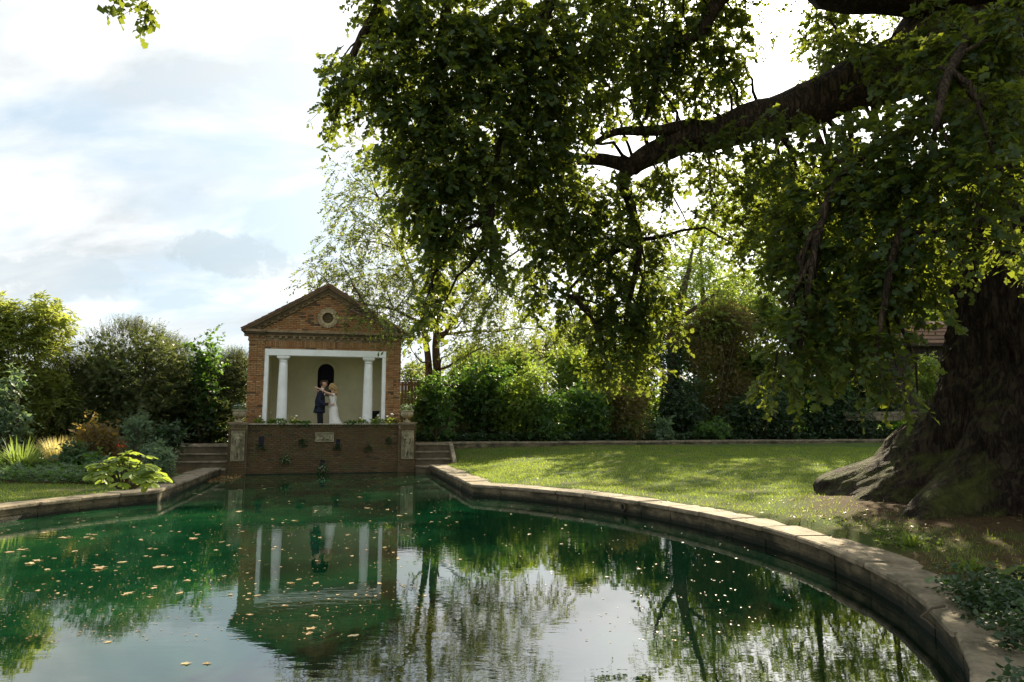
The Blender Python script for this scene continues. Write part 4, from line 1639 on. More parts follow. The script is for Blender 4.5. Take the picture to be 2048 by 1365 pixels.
def oak_crown():
    O, AX, TW0 = [], [], []
    LFS = []
    for (px, py, Y, hw, hh, den) in OAKB:
        den = den * 1.15 if den > .85 else .45 + den * .75
        c = at(px, py, Y)
        rx, rz = hw * Y / F * 1.02, hh * Y / F * 1.02
        ry = max(0.45, 0.8 * rx)
        n = max(5, int(den * 215 * rx * rz))
        o, v = in_ellipsoid(n, (c.x, c.y, c.z), (rx, ry, rz), 0.1)
        ax = v * 0.9 + rng.normal(scale=.35, size=(n, 3))
        ax[:, 2] -= 0.35
        O.append(o - unit(ax) * 0.12)
        AX.append(ax)
    for (x, y, z, r) in OVER:
        n = int(30 * r * r)
        o, v = in_ellipsoid(n, (x, y, z), (r, r, r * .6), 0.3)
        O.append(o)
        AX.append(v + rng.normal(scale=.35, size=(n, 3)))
    o, ax = np.concatenate(O), np.concatenate(AX)
    o -= np.array(OL)
    L = 0.28 + 0.25 * rng.random(len(o))
    P_, d, nn, ln, ends = sprays(o, ax, L, 13, 0.105, .8, droop=.45, spread=.8, up=.8, flat=.55)
    leaves_obj('crown', P_, d, nn, ln * 1.12, 1.0, OAK, M['oak_leaf'], oak)
    twig_mesh('twigs', o, ends, 0.006, M['twig'], oak)
    print('oak leaves', len(P_))
    # branches reaching the masses
    rnd = random.Random(8)
    nodes = limbA[8:] + [Vector(p) for p in PL([(1060, 350, 11.4), (1280, 480, 12.2), (1350, -130, 10.2), (930, -90, 9.6), (870, 240, 9.8), (1050, 160, 9.9), (1700, 330, 9.2), (1640, 450, 8.8), (1800, 470, 8.4), (1900, 140, 7.8), (740, 40, 9.5), (1130, 590, 11.8), (985, 420, 10)])]
    for (px, py, Y, hw, hh, den) in OAKB[2:]:
        if den < .3:
            continue
        c = at(px, py, Y)
        best = min(nodes, key=lambda q: (q - c).length + (0.6 if q.z < c.z - .3 else 0))
        if (best - c).length < 0.35 or (best - c).length > 5:
            continue
        e = c + Vector((rnd.uniform(-.2, .2), rnd.uniform(-.2, .2), -hh * Y / F * .6))
        pts = wander(best, e, 6, .12, sag=.10, rnd=rnd)
        r0 = .022 + .012 * (best - c).length
        MB().tube([p - OL for p in pts], [r0 * (1 - .8 * i / 6) for i in range(7)], 6).build('branch', M['bark_limb'], oak, smooth=True)


oak_crown()


# ------------------------------------------------------------ trees and shrubs, general builders
def tree(name, label, cat, base, trunks, blobs, leafm, leaf, tpl=KITE, wd=.6, k=10, L=.5, dens=12, droop=.3, group=None, bark='bark_thin', branches=True, tw=.008, up=.8, seed=1, out=1.0, ri=.25):
    """trunks: lists of (points, radii) in world space; blobs: (x,y,z,rx,ry,rz,den) in world space"""
    g = np.random.default_rng(seed)
    r = thing(name, label, cat, base, 0, group)
    b = Vector(base)
    ends_pool = []
    for pts, rad in trunks:
        limb(pts, rad, 'trunk', bark, r, n=10, sub=3)
        ends_pool += [Vector(p) for p in pts[1:]]
    O, AX = [], []
    for (x, y, z, rx, ry, rz, den) in blobs:
        n = max(3, int(dens * den * (rx * rz + rx * ry + ry * rz) / 3 * 4))
        o, v = in_ellipsoid(n, (x, y, z), (rx, ry, rz), ri, g)
        ax = v * out + g.normal(scale=.3, size=(n, 3))
        ax[:, 2] -= droop * .4
        O.append(o)
        AX.append(ax)
    o, ax = np.concatenate(O) - np.array(b), np.concatenate(AX)
    Ls = L * (0.6 + .7 * g.random(len(o)))
    P_, d, nn, ln, ends = sprays(o, ax, Ls, k, leaf, wd, droop=droop, up=up, g=g)
    leaves_obj('crown', P_, d, nn, ln, wd, tpl, M[leafm], r)
    if tw:
        twig_mesh('twigs', o, ends, tw, M['twig'], r)
    if branches and ends_pool:
        rnd = random.Random(seed)
        for (x, y, z, rx, ry, rz, den) in blobs:
            c = Vector((x, y, z))
            s_ = min(ends_pool, key=lambda q: (q - c).length + max(0, q.z - c.z) * 2)
            pts = wander(s_, c, 5, .10, rnd=rnd)
            r0 = .02 + .012 * (s_ - c).length
            MB().tube([p - b for p in pts], [r0 * (1 - .75 * i / 5) for i in range(6)], 6).build('branch', M[bark], r, smooth=True)
    return r


def pxblobs(l, dy=None):
    """crown masses noted as px, py, Y, half width px, half height px, density"""
    res = []
    for (px, py, Y, hw, hh, den) in l:
        c = at(px, py, Y)
        rx, rz = hw * Y / F, hh * Y / F
        res.append((c.x, c.y, c.z, rx, (dy or .9) * rx, rz, den))
    return res


# the cherry behind the temple
cb = at(862, 762, 33.5)
cb.z = 1.3
tree('slender_tree', 'tall airy tree with two slim trunks and drooping leaves behind the temple gable', 'tree', cb,
     [([cb + Vector((-.1, 0, -.2)), at(858, 740, 33.5), at(850, 680, 33.5), at(838, 600, 33.5), at(800, 500, 33), at(760, 400, 32.6)], [.22, .17, .14, .11, .08, .03]),
      ([cb + Vector((.15, .1, -.2)), at(874, 740, 33.6), at(873, 670, 33.6), at(868, 560, 33.4), at(880, 420, 32), at(890, 300, 32)], [.24, .21, .17, .13, .09, .04]),
      ([at(872, 690, 33.6), at(940, 600, 33.4), at(1010, 520, 32), at(1080, 480, 32)], [.13, .08, .05, .03]),
      ([at(846, 650, 33.5), at(790, 620, 30.5), at(730, 610, 29), at(700, 620, 27.4)], [.10, .06, .04, .02])],
     pxblobs([(800, 330, 31.5, 70, 26, .8), (730, 300, 31.3, 50, 20, .6), (700, 345, 31.2, 50, 16, .6), (760, 390, 31.3, 80, 22, .8), (690, 405, 31.1, 45, 14, .6), (720, 440, 31, 60, 18, .7),
              (690, 480, 31, 55, 16, .7), (770, 470, 31.2, 70, 26, .9), (680, 520, 30.5, 60, 14, .7), (630, 540, 30, 38, 10, .6), (750, 545, 30.6, 70, 22, 1.0), (690, 565, 30, 60, 14, .8), (625, 575, 29.6, 36, 8, .5),
              (770, 595, 30, 60, 20, 1.0), (830, 560, 31, 60, 34, .9), (830, 640, 31, 40, 34, .8), (720, 612, 28, 34, 12, .9), (745, 636, 26.9, 30, 11, 1.0), (790, 662, 26.8, 24, 14, .9), (690, 642, 26.9, 20, 6, .7), (800, 640, 28, 36, 14, .8),
              (820, 690, 30, 26, 24, .6), (900, 600, 32, 70, 50, .9), (900, 500, 32, 70, 60, .7), (960, 640, 32, 60, 40, .9), (960, 560, 32, 60, 40, .8), (1020, 600, 32.4, 60, 36, .8), (1040, 530, 32.5, 60, 34, .6), (1080, 660, 32.6, 55, 30, .8), (930, 690, 31.5, 50, 24, .7), (1000, 680, 32, 50, 26, .8), (820, 420, 31.5, 60, 40, .5), (860, 270, 32, 80, 50, .5)]),
     'cherry_leaf', .16, KITE, .45, k=10, L=.6, dens=27, droop=.55, tw=.009, seed=3, up=.5)

# ------------------------------------------------------------ shrubs on the bank behind the path
def shrub(name, label, px, ytop, ybot, hw, Y, leafm, leaf, tpl=KITE, wd=.6, k=8, L=.3, dens=16, droop=.2, group=None, seed=1, nb=9, out=1.0, up=.8, zb=None, tw=.006, lift=0.0, ri=.45, cat='shrub', core=11.0):
    rnd = random.Random(seed * 13 + 5)
    top, bot = at(px, ytop - 10, Y), at(px, ybot, Y)
    z0 = gz(bot.x, Y) if zb is None else zb
    Hh = top.z - z0
    rx = hw * Y / F
    base = Vector((bot.x, Y, z0))
    blobs = []
    nb = int(nb * min(2.2, max(1.0, Hh / (1.7 * rx))))
    for i in range(nb):
        u = (i + .5) / nb
        h = .18 + .70 * rnd.random() ** .8
        a = rnd.uniform(0, 2 * math.pi)
        q = rnd.uniform(.2, .72)
        r_ = rx * rnd.uniform(.34, .52)
        zz = z0 + Hh * h
        rr = math.sqrt(max(.1, 1 - (h - .35) ** 2 * 1.6))
        blobs.append((base.x + math.cos(a) * rx * q * rr, Y + math.sin(a) * rx * q * rr * .8, zz, r_, r_, min(r_ * .85, Hh * .3), rnd.uniform(.8, 1.25)))
    blobs.append((base.x, Y, z0 + Hh * .35, rx * .75, rx * .6, Hh * .36, .8))
    blobs.append((base.x + rnd.uniform(-.3, .3) * rx, Y, top.z - Hh * .16, rx * .45, rx * .4, Hh * .17, 1.2))
    tr = []
    for i in range(4):
        a = rnd.uniform(0, 6.28)
        p = Vector((base.x + math.cos(a) * .12, Y + math.sin(a) * .12, z0 - .15))
        e = Vector((base.x + math.cos(a) * rx * .5, Y + math.sin(a) * rx * .4, z0 + Hh * rnd.uniform(.5, .8)))
        tr.append((wander(p, e, 4, .08, rnd=rnd), [.05, .04, .03, .02, .01]))
    g = np.random.default_rng(seed)
    r = thing(name, label, cat, base, 0, group)
    for pts, rad in tr:
        MB().tube([p - base for p in pts], [q * min(1.6, max(.4, Hh / 2)) for q in rad], 6).build('stem', M['twig'], r, smooth=True)
    O, AX = [], []
    for (x, y, z, bx, by, bz, den) in blobs:
        n = max(4, int(dens * den * (bx * bz + bx * by + by * bz) / 3 * 4))
        o, v = in_ellipsoid(n, (x, y, z), (bx, by, bz), ri, g)
        ax = v * out + g.normal(scale=.3, size=(n, 3))
        ax[:, 2] += lift - droop * .3
        O.append(o)
        AX.append(ax)
    o, ax = np.concatenate(O) - np.array(base), np.concatenate(AX)
    keep = o[:, 2] > 0.02
    o, ax = o[keep], ax[keep]
    Ls = L * (0.6 + .8 * g.random(len(o)))
    P_, d, nn, ln, ends = sprays(o, ax, Ls, k, leaf, wd, droop=droop, up=up, g=g)
    P_[:, 2] = np.maximum(P_[:, 2], .03)
    leaves_obj('foliage', P_, d, nn, ln, wd, tpl, M[leafm], r)
    if core:
        A_ = []
        for (x, y, z, bx, by, bz, den) in blobs:
            n = max(6, int(core * (bx * bz + bx * by + by * bz) / 3 / (leaf * 2.2) ** 2))
            A_.append(in_ellipsoid(n, (x, y, z), (bx * .82, by * .82, bz * .82), 0, g)[0])
        A_ = np.concatenate(A_) - np.array(base)
        A_ = A_[A_[:, 2] > 0]
        n = len(A_)
        leaves_obj('inner_foliage', A_, g.normal(size=(n, 3)), g.normal(size=(n, 3)), leaf * 2.2 * (.7 + .6 * g.random(n)), .6, KITE, M[leafm], r)
    if tw:
        twig_mesh('twigs', o, ends, tw, M['twig'], r)
    return r


BANK = [
    ('leafy_bush', 'dark leafy bush at the temple end of the hedge bank', 872, 760, 880, 62, 31.4, 'laurel_leaf', .15, 21),
    ('leafy_bush', 'deep green leafy bush with a lit top next to the slim trunks', 965, 722, 880, 72, 34.2, 'laurel_leaf', .15, 22),
    ('arching_shrub', 'arching shrub with a bright yellow green crest in the middle of the bank', 1055, 738, 880, 84, 33.2, 'bright_leaf', .12, 23),
    ('leafy_shrub', 'fresh green shrub glowing behind the arching shrub', 1135, 694, 850, 80, 37.5, 'bright_leaf', .13, 24),
    ('leafy_bush', 'low dark leafy bush beside the arching shrub', 1170, 782, 882, 58, 33.8, 'laurel_leaf', .15, 25),
    ('twiggy_bush', 'olive green twiggy bush below the hanging oak leaves', 1255, 764, 882, 62, 34.5, 'olive_leaf', .10, 26),
    ('leafy_bush', 'tall green bush behind the olive bush and the ivy trunk', 1230, 700, 860, 80, 38, 'laurel_leaf', .15, 27),
    ('feathery_bush', 'feathery brown green shrub right of the ivy covered trunk', 1440, 592, 880, 88, 38, 'olive_leaf', .09, 28),
    ('leafy_shrub', 'tall sunlit yellow green shrub standing highest on the bank', 1545, 600, 870, 80, 40, 'bright_leaf', .14, 29),
    ('leafy_bush', 'broad dark bush behind the lowest hanging oak branch', 1625, 640, 880, 90, 38, 'laurel_leaf', .16, 30),
    ('dark_bush', 'dark glossy bush left of the tiled outbuilding', 1730, 650, 880, 80, 39.5, 'ivy_leaf', .14, 31),
    ('leafy_shrub', 'bright green bush growing against the outbuilding under its roof edge', 1868, 715, 850, 44, 36, 'bright_leaf', .12, 32),
    ('twiggy_bush', 'small dull bush on the bank between the glossy bush and the path', 1530, 780, 882, 80, 36, 'ivy_leaf', .12, 33),
    ('twiggy_bush', 'dark bush at the foot of the ivy covered trunk', 1370, 770, 882, 62, 36.4, 'ivy_leaf', .12, 34),
    ('leafy_bush', 'leafy bush low behind the path by the fence', 1090, 800, 884, 50, 32.6, 'laurel_leaf', .14, 35),
    ('dark_bush', 'shadowed bush near the big oak trunk', 1690, 790, 880, 80, 37, 'ivy_leaf', .13, 36),
    ('leafy_shrub', 'sunlit bush whose leaves shine just right of the slim twin trunks', 930, 702, 850, 56, 38.5, 'bright_leaf', .14, 151),
    ('leafy_shrub', 'tall fresh green bush behind the crest of the arching shrub', 1040, 700, 850, 62, 39.5, 'bright_leaf', .14, 152),
    ('leafy_shrub', 'yellow green bush filling the bright gap right of the ivy trunk', 1480, 600, 870, 66, 41, 'bright_leaf', .15, 153),
    ('leafy_shrub', 'green bush standing directly behind the feathery brown shrub', 1405, 640, 870, 66, 41.5, 'laurel_leaf', .15, 154),
    ('leafy_shrub', 'high leafy bush left of the ivy trunk under the oak branch', 1290, 650, 870, 64, 41, 'bright_leaf', .15, 155),
    ('leafy_shrub', 'pale hazy bush rising behind the leafy hedge', 1010, 668, 800, 60, 46, 'cherry_leaf', .16, 37),
    ('leafy_shrub', 'pale rounded bush in the gap under the hanging branches', 1160, 640, 800, 56, 50, 'cherry_leaf', .18, 38),
]
for (nm, lb, px, yt, yb, hw, Y, lm, lf, sd) in BANK:
    shrub(nm, lb, px, yt, yb, hw, Y, lm, lf, tpl=KITE, wd=.55, dens=21 if lf > .1 else 34, L=.34, seed=sd, droop=.3 if lm != 'bright_leaf' else .5)

# ivy trunk tree
ib = at(1345, 870, 37)
ib.z = gz(ib.x, 37)
it = tree('ivy_clad_tree', 'ivy clad tree with a dark upright trunk and yellow green crown on the bank', 'tree', ib,
          [([ib - Vector((0, 0, .2)), at(1343, 780, 37), at(1347, 700, 37), at(1350, 640, 37), at(1372, 560, 37), at(1385, 500, 37)], [.42, .36, .33, .28, .16, .06]),
           ([at(1347, 690, 37), at(1310, 640, 36.8), at(1290, 590, 36.8)], [.18, .12, .06]), ([at(1350, 640, 37), at(1400, 610, 37), at(1440, 580, 37)], [.16, .10, .05])],
          pxblobs([(1390, 510, 37, 50, 36, .9), (1350, 560, 37, 60, 40, .9), (1410, 580, 37, 60, 40, .8), (1310, 610, 37, 50, 40, .9), (1300, 540, 37.4, 50, 40, .6), (1380, 640, 37, 60, 34, .7), (1440, 640, 37, 40, 40, .6), (1290, 680, 36.8, 46, 36, .7)]),
          'bright_leaf', .15, KITE, .65, k=8, L=.4, dens=20, seed=41)
g41 = np.random.default_rng(41)
z = g41.random(900) ** 1.0 * 5.2
a = g41.random(900) * 6.28
o = np.stack([.40 * np.cos(a), .40 * np.sin(a), z], 1)
P_, d, nn, ln, _ = sprays(o, np.stack([np.cos(a), np.sin(a), -.6 + 0 * a], 1), np.full(900, .22), 5, .12, .8, g=g41)
leaves_obj('ivy', P_, d, nn, ln, .85, OVAL, M['ivy_leaf'], it)

# more distant trees seen through the gaps
FAR = [('distant_tree', 'far rounded tree seen between the temple and the slim trunks', 822, 738, 26, 20, 130, 51),
       ('distant_tree', 'second far tree just left of the slim trunks', 846, 742, 20, 14, 150, 52),
       ('distant_tree', 'pale far tree over the hedge right of the slim trunks', 925, 712, 40, 30, 85, 53),
       ('distant_tree', 'pale far tree behind the hanging oak branch', 1090, 690, 60, 40, 80, 54),
       ('distant_tree', 'tall far tree with its top in the bright gap of the canopy', 1470, 580, 70, 70, 60, 55),
       ('distant_tree', 'tall far tree behind the outbuilding roof', 1850, 600, 90, 70, 62, 56),
       ('distant_tree', 'tall far tree filling the gap between glossy bush and outbuilding', 1700, 600, 90, 80, 60, 57)]
for (nm, lb, px, py, hw, hh, Y, sd) in FAR:
    rnd = random.Random(sd)
    bl = [(px + rnd.uniform(-.6, .6) * hw, py + rnd.uniform(-.6, .7) * hh, Y, hw * .5, hh * .45, 1.0) for _ in range(9)] + [(px, py + hh * .3, Y, hw * .8, hh * .7, .8)]
    b = at(px, py, Y)
    b.z = 1.2
    tp = at(px, py, Y)
    tree(nm, lb, 'tree', b, [([b, b.lerp(tp, .5), tp], [.35, .25, .1])], pxblobs(bl), 'cherry_leaf', Y * .0045, KITE, .65, k=7, L=Y * .014, dens=18 * (38 / Y) ** 1.6, tw=0, seed=sd, branches=False)

TALL = [('leafy_tree', 'tall sunlit tree standing behind the ivy clad tree', 1400, 640, 46, [(1400, 500, 70, 50, .7), (1340, 560, 60, 44, .7), (1460, 560, 60, 44, .7), (1390, 600, 80, 40, .9), (1420, 450, 44, 34, .5), (1480, 400, 60, 40, .7), (1520, 470, 50, 40, .6), (1440, 360, 40, 30, .5)], 141),
        ('leafy_tree', 'tall tree behind the lowest hanging oak branch', 1590, 640, 48, [(1600, 400, 70, 60, .8), (1560, 340, 70, 40, .7), (1640, 330, 60, 40, .7), (1540, 480, 60, 50, .8), (1660, 470, 70, 50, .9), (1600, 540, 90, 50, 1.0), (1560, 620, 70, 40, .9), (1650, 620, 70, 40, .9)], 142),
        ('leafy_tree', 'tall tree rising left of the outbuilding roof', 1740, 640, 50, [(1740, 360, 80, 60, .8), (1680, 450, 60, 60, .9), (1800, 450, 70, 60, .9), (1740, 540, 90, 60, 1.0), (1790, 620, 60, 40, .9), (1700, 620, 60, 40, .9)], 143),
        ('leafy_tree', 'tall tree standing behind the outbuilding', 1890, 640, 54, [(1880, 380, 80, 60, .8), (1830, 460, 60, 60, .9), (1950, 460, 70, 60, .9), (1890, 550, 90, 60, 1.0), (1860, 620, 60, 40, .7), (1960, 640, 70, 50, .9)], 144)]
for (nm, lb, px, py, Y, bl, sd) in TALL:
    b = at(px, 860, Y)
    b.z = 1.3
    top = at(bl[0][0], bl[0][1], Y)
    mid = b.lerp(top, .5) + Vector((.3, 0, 0))
    tree(nm, lb, 'tree', b, [([b - Vector((0, 0, .3)), b.lerp(mid, .5), mid, top], [.42, .34, .24, .08])], pxblobs([(x, y, Y, w, h, d) for x, y, w, h, d in bl], dy=1.0), 'bright_leaf', .24, KITE, .6, k=9, L=.75, dens=15, tw=0, seed=sd)

# the belt of wood closing the view behind everything (reads as one mass)
def belt():
    g = np.random.default_rng(77)
    n = 7500
    s = g.uniform(-45, 75, n)
    keep = (s > -24) | True
    t = -(17 + 6 * g.random(n))
    hgt = 1.0 + (2.6 + .8 * np.sin(s * .35) + .5 * np.sin(s * .9 + 1)) * g.random(n) ** .8
    # keep the open sky between temple and trunks
    P0 = np.stack([T0[0] + s * CA + t * SA, T0[1] + s * SA - t * CA, hgt], 1)
    ax = g.normal(size=(n, 3))
    P_, d, nn, ln, _ = sprays(P0, ax, .9, 7, .42, .7, g=g)
    leaves_obj('woodland_belt', P_, d, nn, ln, .6, KITE, M['laurel_leaf'], None, kind='stuff')


belt()


def groundcover(name, m, fn, n, leaf, seed, k=5, L=.16, lift=.5, wd=.8, tpl=KITE):
    g = np.random.default_rng(seed)
    s, t, h = fn(g, n)
    X = T0[0] + s * CA + t * SA
    Y = T0[1] + s * SA - t * CA
    Z = ground_z_np(X, Y)
    ok = Z > .1
    o = np.stack([X, Y, Z + h * g.random(n)], 1)[ok]
    ax = g.normal(size=(len(o), 3))
    ax[:, 2] = np.abs(ax[:, 2]) * lift
    P_, d, nn, ln, _ = sprays(o, ax, L, k, leaf, wd, droop=.2, g=g)
    leaves_obj(name, P_, d, nn, ln, wd, tpl, M[m], None, kind='stuff')


groundcover('ivy_groundcover', 'ivy_leaf', lambda g, n: (g.uniform(3.8, 33, n), -(3.0 + 3.8 * g.random(n) ** 1.3), .35), 6500, .12, 61)
groundcover('leafy_undergrowth', 'laurel_leaf', lambda g, n: (g.uniform(4, 30, n), -(4.5 + 6 * g.random(n)), 1.5), 3800, .15, 62)
groundcover('ivy_groundcover', 'ivy_leaf', lambda g, n: (-g.uniform(3.7, 15, n), -(3.0 + 5.0 * g.random(n)), .8), 3800, .12, 63)
groundcover('leafy_undergrowth', 'needle', lambda g, n: (-g.uniform(3.7, 18, n), -(3.0 + 4.5 * g.random(n)), 1.9), 4200, .20, 64)

# ------------------------------------------------------------ left side: tall evergreens
shrub('bamboo', 'tall yellow green feathery bamboo at the far left edge', -20, 596, 900, 62, 24, 'bamboo_leaf', .19, wd=.28, k=9, L=.45, dens=42, droop=.7, seed=71, nb=12, lift=.6, core=5.0, cat='bamboo')
shrub('bamboo', 'slender bamboo clump whose tip stands above the dark evergreen bush', 70, 600, 890, 60, 25, 'bamboo_leaf', .19, wd=.28, k=9, L=.45, dens=42, droop=.7, seed=72, nb=12, lift=.6, core=5.0, cat='bamboo')
shrub('grey_green_bush', 'grey green bush below the bamboo at the left edge', 5, 740, 900, 48, 22.5, 'glaucous', .10, dens=20, k=7, seed=73, nb=8)


def yew(name, label, px, ytop, ybot, hw, Y, seed, lit=1.0):
    """dense dark evergreen with long upswept needle shoots"""
    r = shrub(name, label, px, ytop + 14, ybot, hw, Y, 'needle', .11, wd=.2, k=14, L=.36, dens=24, droop=.08, seed=seed, nb=16, lift=.35, ri=.6, tw=.0, cat='evergreen', core=9.0)
    g = np.random.default_rng(seed + 500)
    base = Vector(r.location)
    rx = hw * Y / F
    Hh = at(px, ytop, Y).z - base.z
    n = 420
    a = g.random(n) * 6.28
    el = g.random(n) ** .6 * 1.5
    dirs = np.stack([np.cos(a) * np.cos(el), np.sin(a) * np.cos(el), np.sin(el)], 1)
    o = np.stack([dirs[:, 0] * rx * .85, dirs[:, 1] * rx * .7, Hh * (.48 + .44 * dirs[:, 2])], 1)
    ax = dirs * .8 + g.normal(scale=.35, size=(n, 3))
    ax[:, 2] += .5
    P_, d, nn, ln, ends = sprays(o, ax, .35 + .4 * g.random(n), 14, .08, .15, droop=.05, spread=.7, g=g)
    leaves_obj('shoots', P_, d, nn, ln, .16, KITE, M['needle'], r)
    twig_mesh('shoot_twigs', o, ends, .006, M['twig'], r)
    return r


yew('evergreen_bush', 'largest dark spreading evergreen bush in the middle of the left hedge', 245, 640, 885, 118, 27.5, 81)
yew('evergreen_bush', 'lower dark evergreen bush with long pale shoots next to the temple', 400, 738, 885, 84, 31.5, 82)
yew('evergreen_bush', 'evergreen bush between the largest one and the glossy bush', 335, 682, 880, 68, 29.8, 83)
yew('evergreen_bush', 'dark evergreen bush standing behind the left stone urn', 462, 704, 885, 64, 31.5, 84)
shrub('glossy_bush', 'glossy dark bush with an upright crown between the evergreens', 408, 662, 860, 46, 29.5, 'laurel_leaf', .11, wd=.6, dens=16, seed=85, nb=9)
yew('evergreen_bush', 'shadowed evergreen bush behind the grass clumps at the left', 120, 720, 885, 70, 26, 86)

# ------------------------------------------------------------ flower bed on the left


def blades(name, m, parent, n, L0, L1, w, spread, seed, arch=.6, c=(0, 0, 0), r0=.15, segs=5, kind=None):
    g = np.random.default_rng(seed)
    a = g.random(n) * 2 * math.pi
    L = g.uniform(L0, L1, n)
    lean = spread * (0.15 + .85 * g.random(n))
    rr = r0 * np.sqrt(g.random(n))
    o = np.stack([c[0] + rr * np.cos(a), c[1] + rr * np.sin(a), np.full(n, c[2])], 1)
    h = np.stack([np.cos(a), np.sin(a), 0 * a], 1)
    sd = np.stack([-np.sin(a), np.cos(a), 0 * a], 1)
    V = np.zeros((n, (segs + 1) * 2, 3))
    for i in range(segs + 1):
        u = i / segs
        out = lean * u ** 1.5 * L
        hgt = L * (u * np.cos(lean * .5) - arch * lean * u ** 3)
        p = o + h * out[:, None]
        p[:, 2] += hgt
        ww = w * (1 - u ** 2.2) + .001
        V[:, 2 * i] = p - sd * ww / 2
        V[:, 2 * i + 1] = p + sd * ww / 2
        V[:, 2 * i, 2] = np.maximum(V[:, 2 * i, 2], .01)
        V[:, 2 * i + 1, 2] = np.maximum(V[:, 2 * i + 1, 2], .01)
    b = np.arange(n)[:, None] * ((segs + 1) * 2)
    f = np.concatenate([b + np.array([[2 * i, 2 * i + 1, 2 * i + 3, 2 * i + 2]]) for i in range(segs)], 0)
    return np_obj(name, V.reshape(-1, 3), [f], M[m], parent, kind=kind)


def gpt(px, py, z=.5):
    d = ray(px, py)
    k = (z - H) / d.z
    x, y = d.x * k, d.y * k
    for _ in range(4):
        z = gz(x, y)
        k = (z - H) / d.z
        x, y = d.x * k, d.y * k
    return Vector((x, y, z))


p = gpt(40, 950)
r = thing('strap_leaf_plant', 'big clump of arching strap leaves at the left end of the bed', 'plant', p)
blades('leaves', 'strap', r, 260, .8, 1.35, .045, .95, 91, arch=.55, r0=.35)
p = gpt(165, 930)
r = thing('strap_leaf_plant', 'upright strap leaved clump rising behind the pale gold grass', 'plant', p)
blades('leaves', 'strap', r, 150, .9, 1.5, .035, .7, 92, arch=.45, r0=.3)
p = gpt(118, 938)
r = thing('ornamental_grass', 'pale gold ornamental grass glowing in the sun', 'grass clump', p)
blades('leaves', 'gold', r, 700, .7, 1.15, .016, .55, 93, arch=.3, r0=.35)
shrub('low_leafy_plant', 'low dark green leafy plant in front of the gold grass', 145, 900, 950, 42, gpt(145, 951).y + .6, 'broad', .12, tpl=OVAL, wd=.7, dens=38, k=5, L=.18, seed=94, nb=7, cat='plant')
shrub('bronze_shrub', 'bronze tinted leafy shrub in the middle of the flower bed', 195, 852, 938, 52, 21.8, 'bronze', .11, tpl=OVAL, wd=.55, dens=26, k=7, L=.28, seed=95, nb=9)
shrub('tall_perennial', 'tall grey green leafy perennial with thin upright stems', 268, 838, 935, 30, 21.4, 'glaucous', .07, wd=.3, dens=42, k=10, L=.32, seed=96, nb=9, lift=.9, cat='plant')
shrub('silver_shrub', 'pale silvery mounded plant below the steps', 308, 888, 938, 32, 20.8, 'glaucous', .06, wd=.6, dens=50, k=8, L=.2, seed=97, nb=8, cat='plant')
shrub('rounded_plant', 'rounded leafy plant overhanging the coping corner', 326, 908, 958, 28, 19.4, 'glaucous', .09, tpl=OVAL, wd=.5, dens=48, k=6, L=.2, seed=98, nb=8, cat='plant')
rs = shrub('rose_bush', 'dark rose bush with a few pink blooms at the back of the bed', 325, 852, 915, 42, 23.6, 'ivy_leaf', .09, dens=30, k=7, seed=99, nb=9, cat='rose bush')
for i in range(6):
    MB().ball((random.uniform(-.6, .6), -.55, random.uniform(.35, 1.05)), .035, 7, 5).build('rose', M['pink'], rs)
shrub('fern', 'small green plant tucked behind the big leaved plant', 178, 918, 950, 24, 19.6, 'laurel_leaf', .10, dens=40, k=6, L=.22, seed=100, nb=5, cat='plant')
shrub('leafy_plant', 'low blue green plant between the bronze shrub and the lawn', 205, 925, 952, 24, 18.6, 'glaucous', .08, dens=50, k=6, L=.18, seed=101, nb=5, cat='plant')
groundcover('bed_cover', 'laurel_leaf', lambda g, n: (-g.uniform(4.75, 14, n), 2.5 + 5.2 * g.random(n), .30), 3000, .085, 65, L=.2)
groundcover('bed_cover', 'glaucous', lambda g, n: (-g.uniform(4.75, 12, n), 4.6 + 3.0 * g.random(n), .34), 1500, .07, 66, L=.2)
# thin arching canes behind the bed
p = gpt(150, 905)
cn = thing('arching_canes', 'thin dry canes arching over the back of the flower bed', 'canes', p)
for (x0, y0, x1, y1, hh) in ((175, 880, 262, 815, 30), (170, 890, 235, 830, 24), (110, 880, 118, 800, 4), (125, 885, 132, 818, 6)):
    A_, B_ = at(x0, y0, p.y + .5), at(x1, y1, p.y + .7)
    pts = [A_.lerp(B_, u / 8) + Vector((0, 0, hh * p.y / F * math.sin(math.pi * u / 8) * .6)) - p for u in range(9)]
    MB().tube(pts, [.008] * 8 + [.004], 5).build('cane', M['gold'], cn)

# rust red astilbe
p = gpt(246, 930)
r = thing('red_flower', 'rust red feathery flower head standing above the broad leaves', 'flower', p)
mb = MB()
rf = random.Random(6)
for k in range(6):
    a, q = rf.uniform(0, 6.28), rf.uniform(.02, .16)
    top = at(246 + rf.uniform(-12, 14), 890 + rf.uniform(-4, 10), p.y) - p
    MB().tube([(0, 0, 0), (top.x * .6, rf.uniform(-.1, .1), top.z * .6), (top.x, rf.uniform(-.1, .1), top.z)], .006, 5).build('stem', M['twig'], r)
    for j in range(60):
        u = j / 60
        rr = .09 * (1 - u) + .012
        aa = rf.uniform(0, 6.28)
        mb.ball((top.x + math.cos(aa) * rr * rf.random() * 1.3, math.sin(aa) * rr, top.z - .18 + .30 * u), .016, 5, 3)
mb.build('plume', M['astilbe'], r)

# leaves with parts of their own
LEAFM = {}


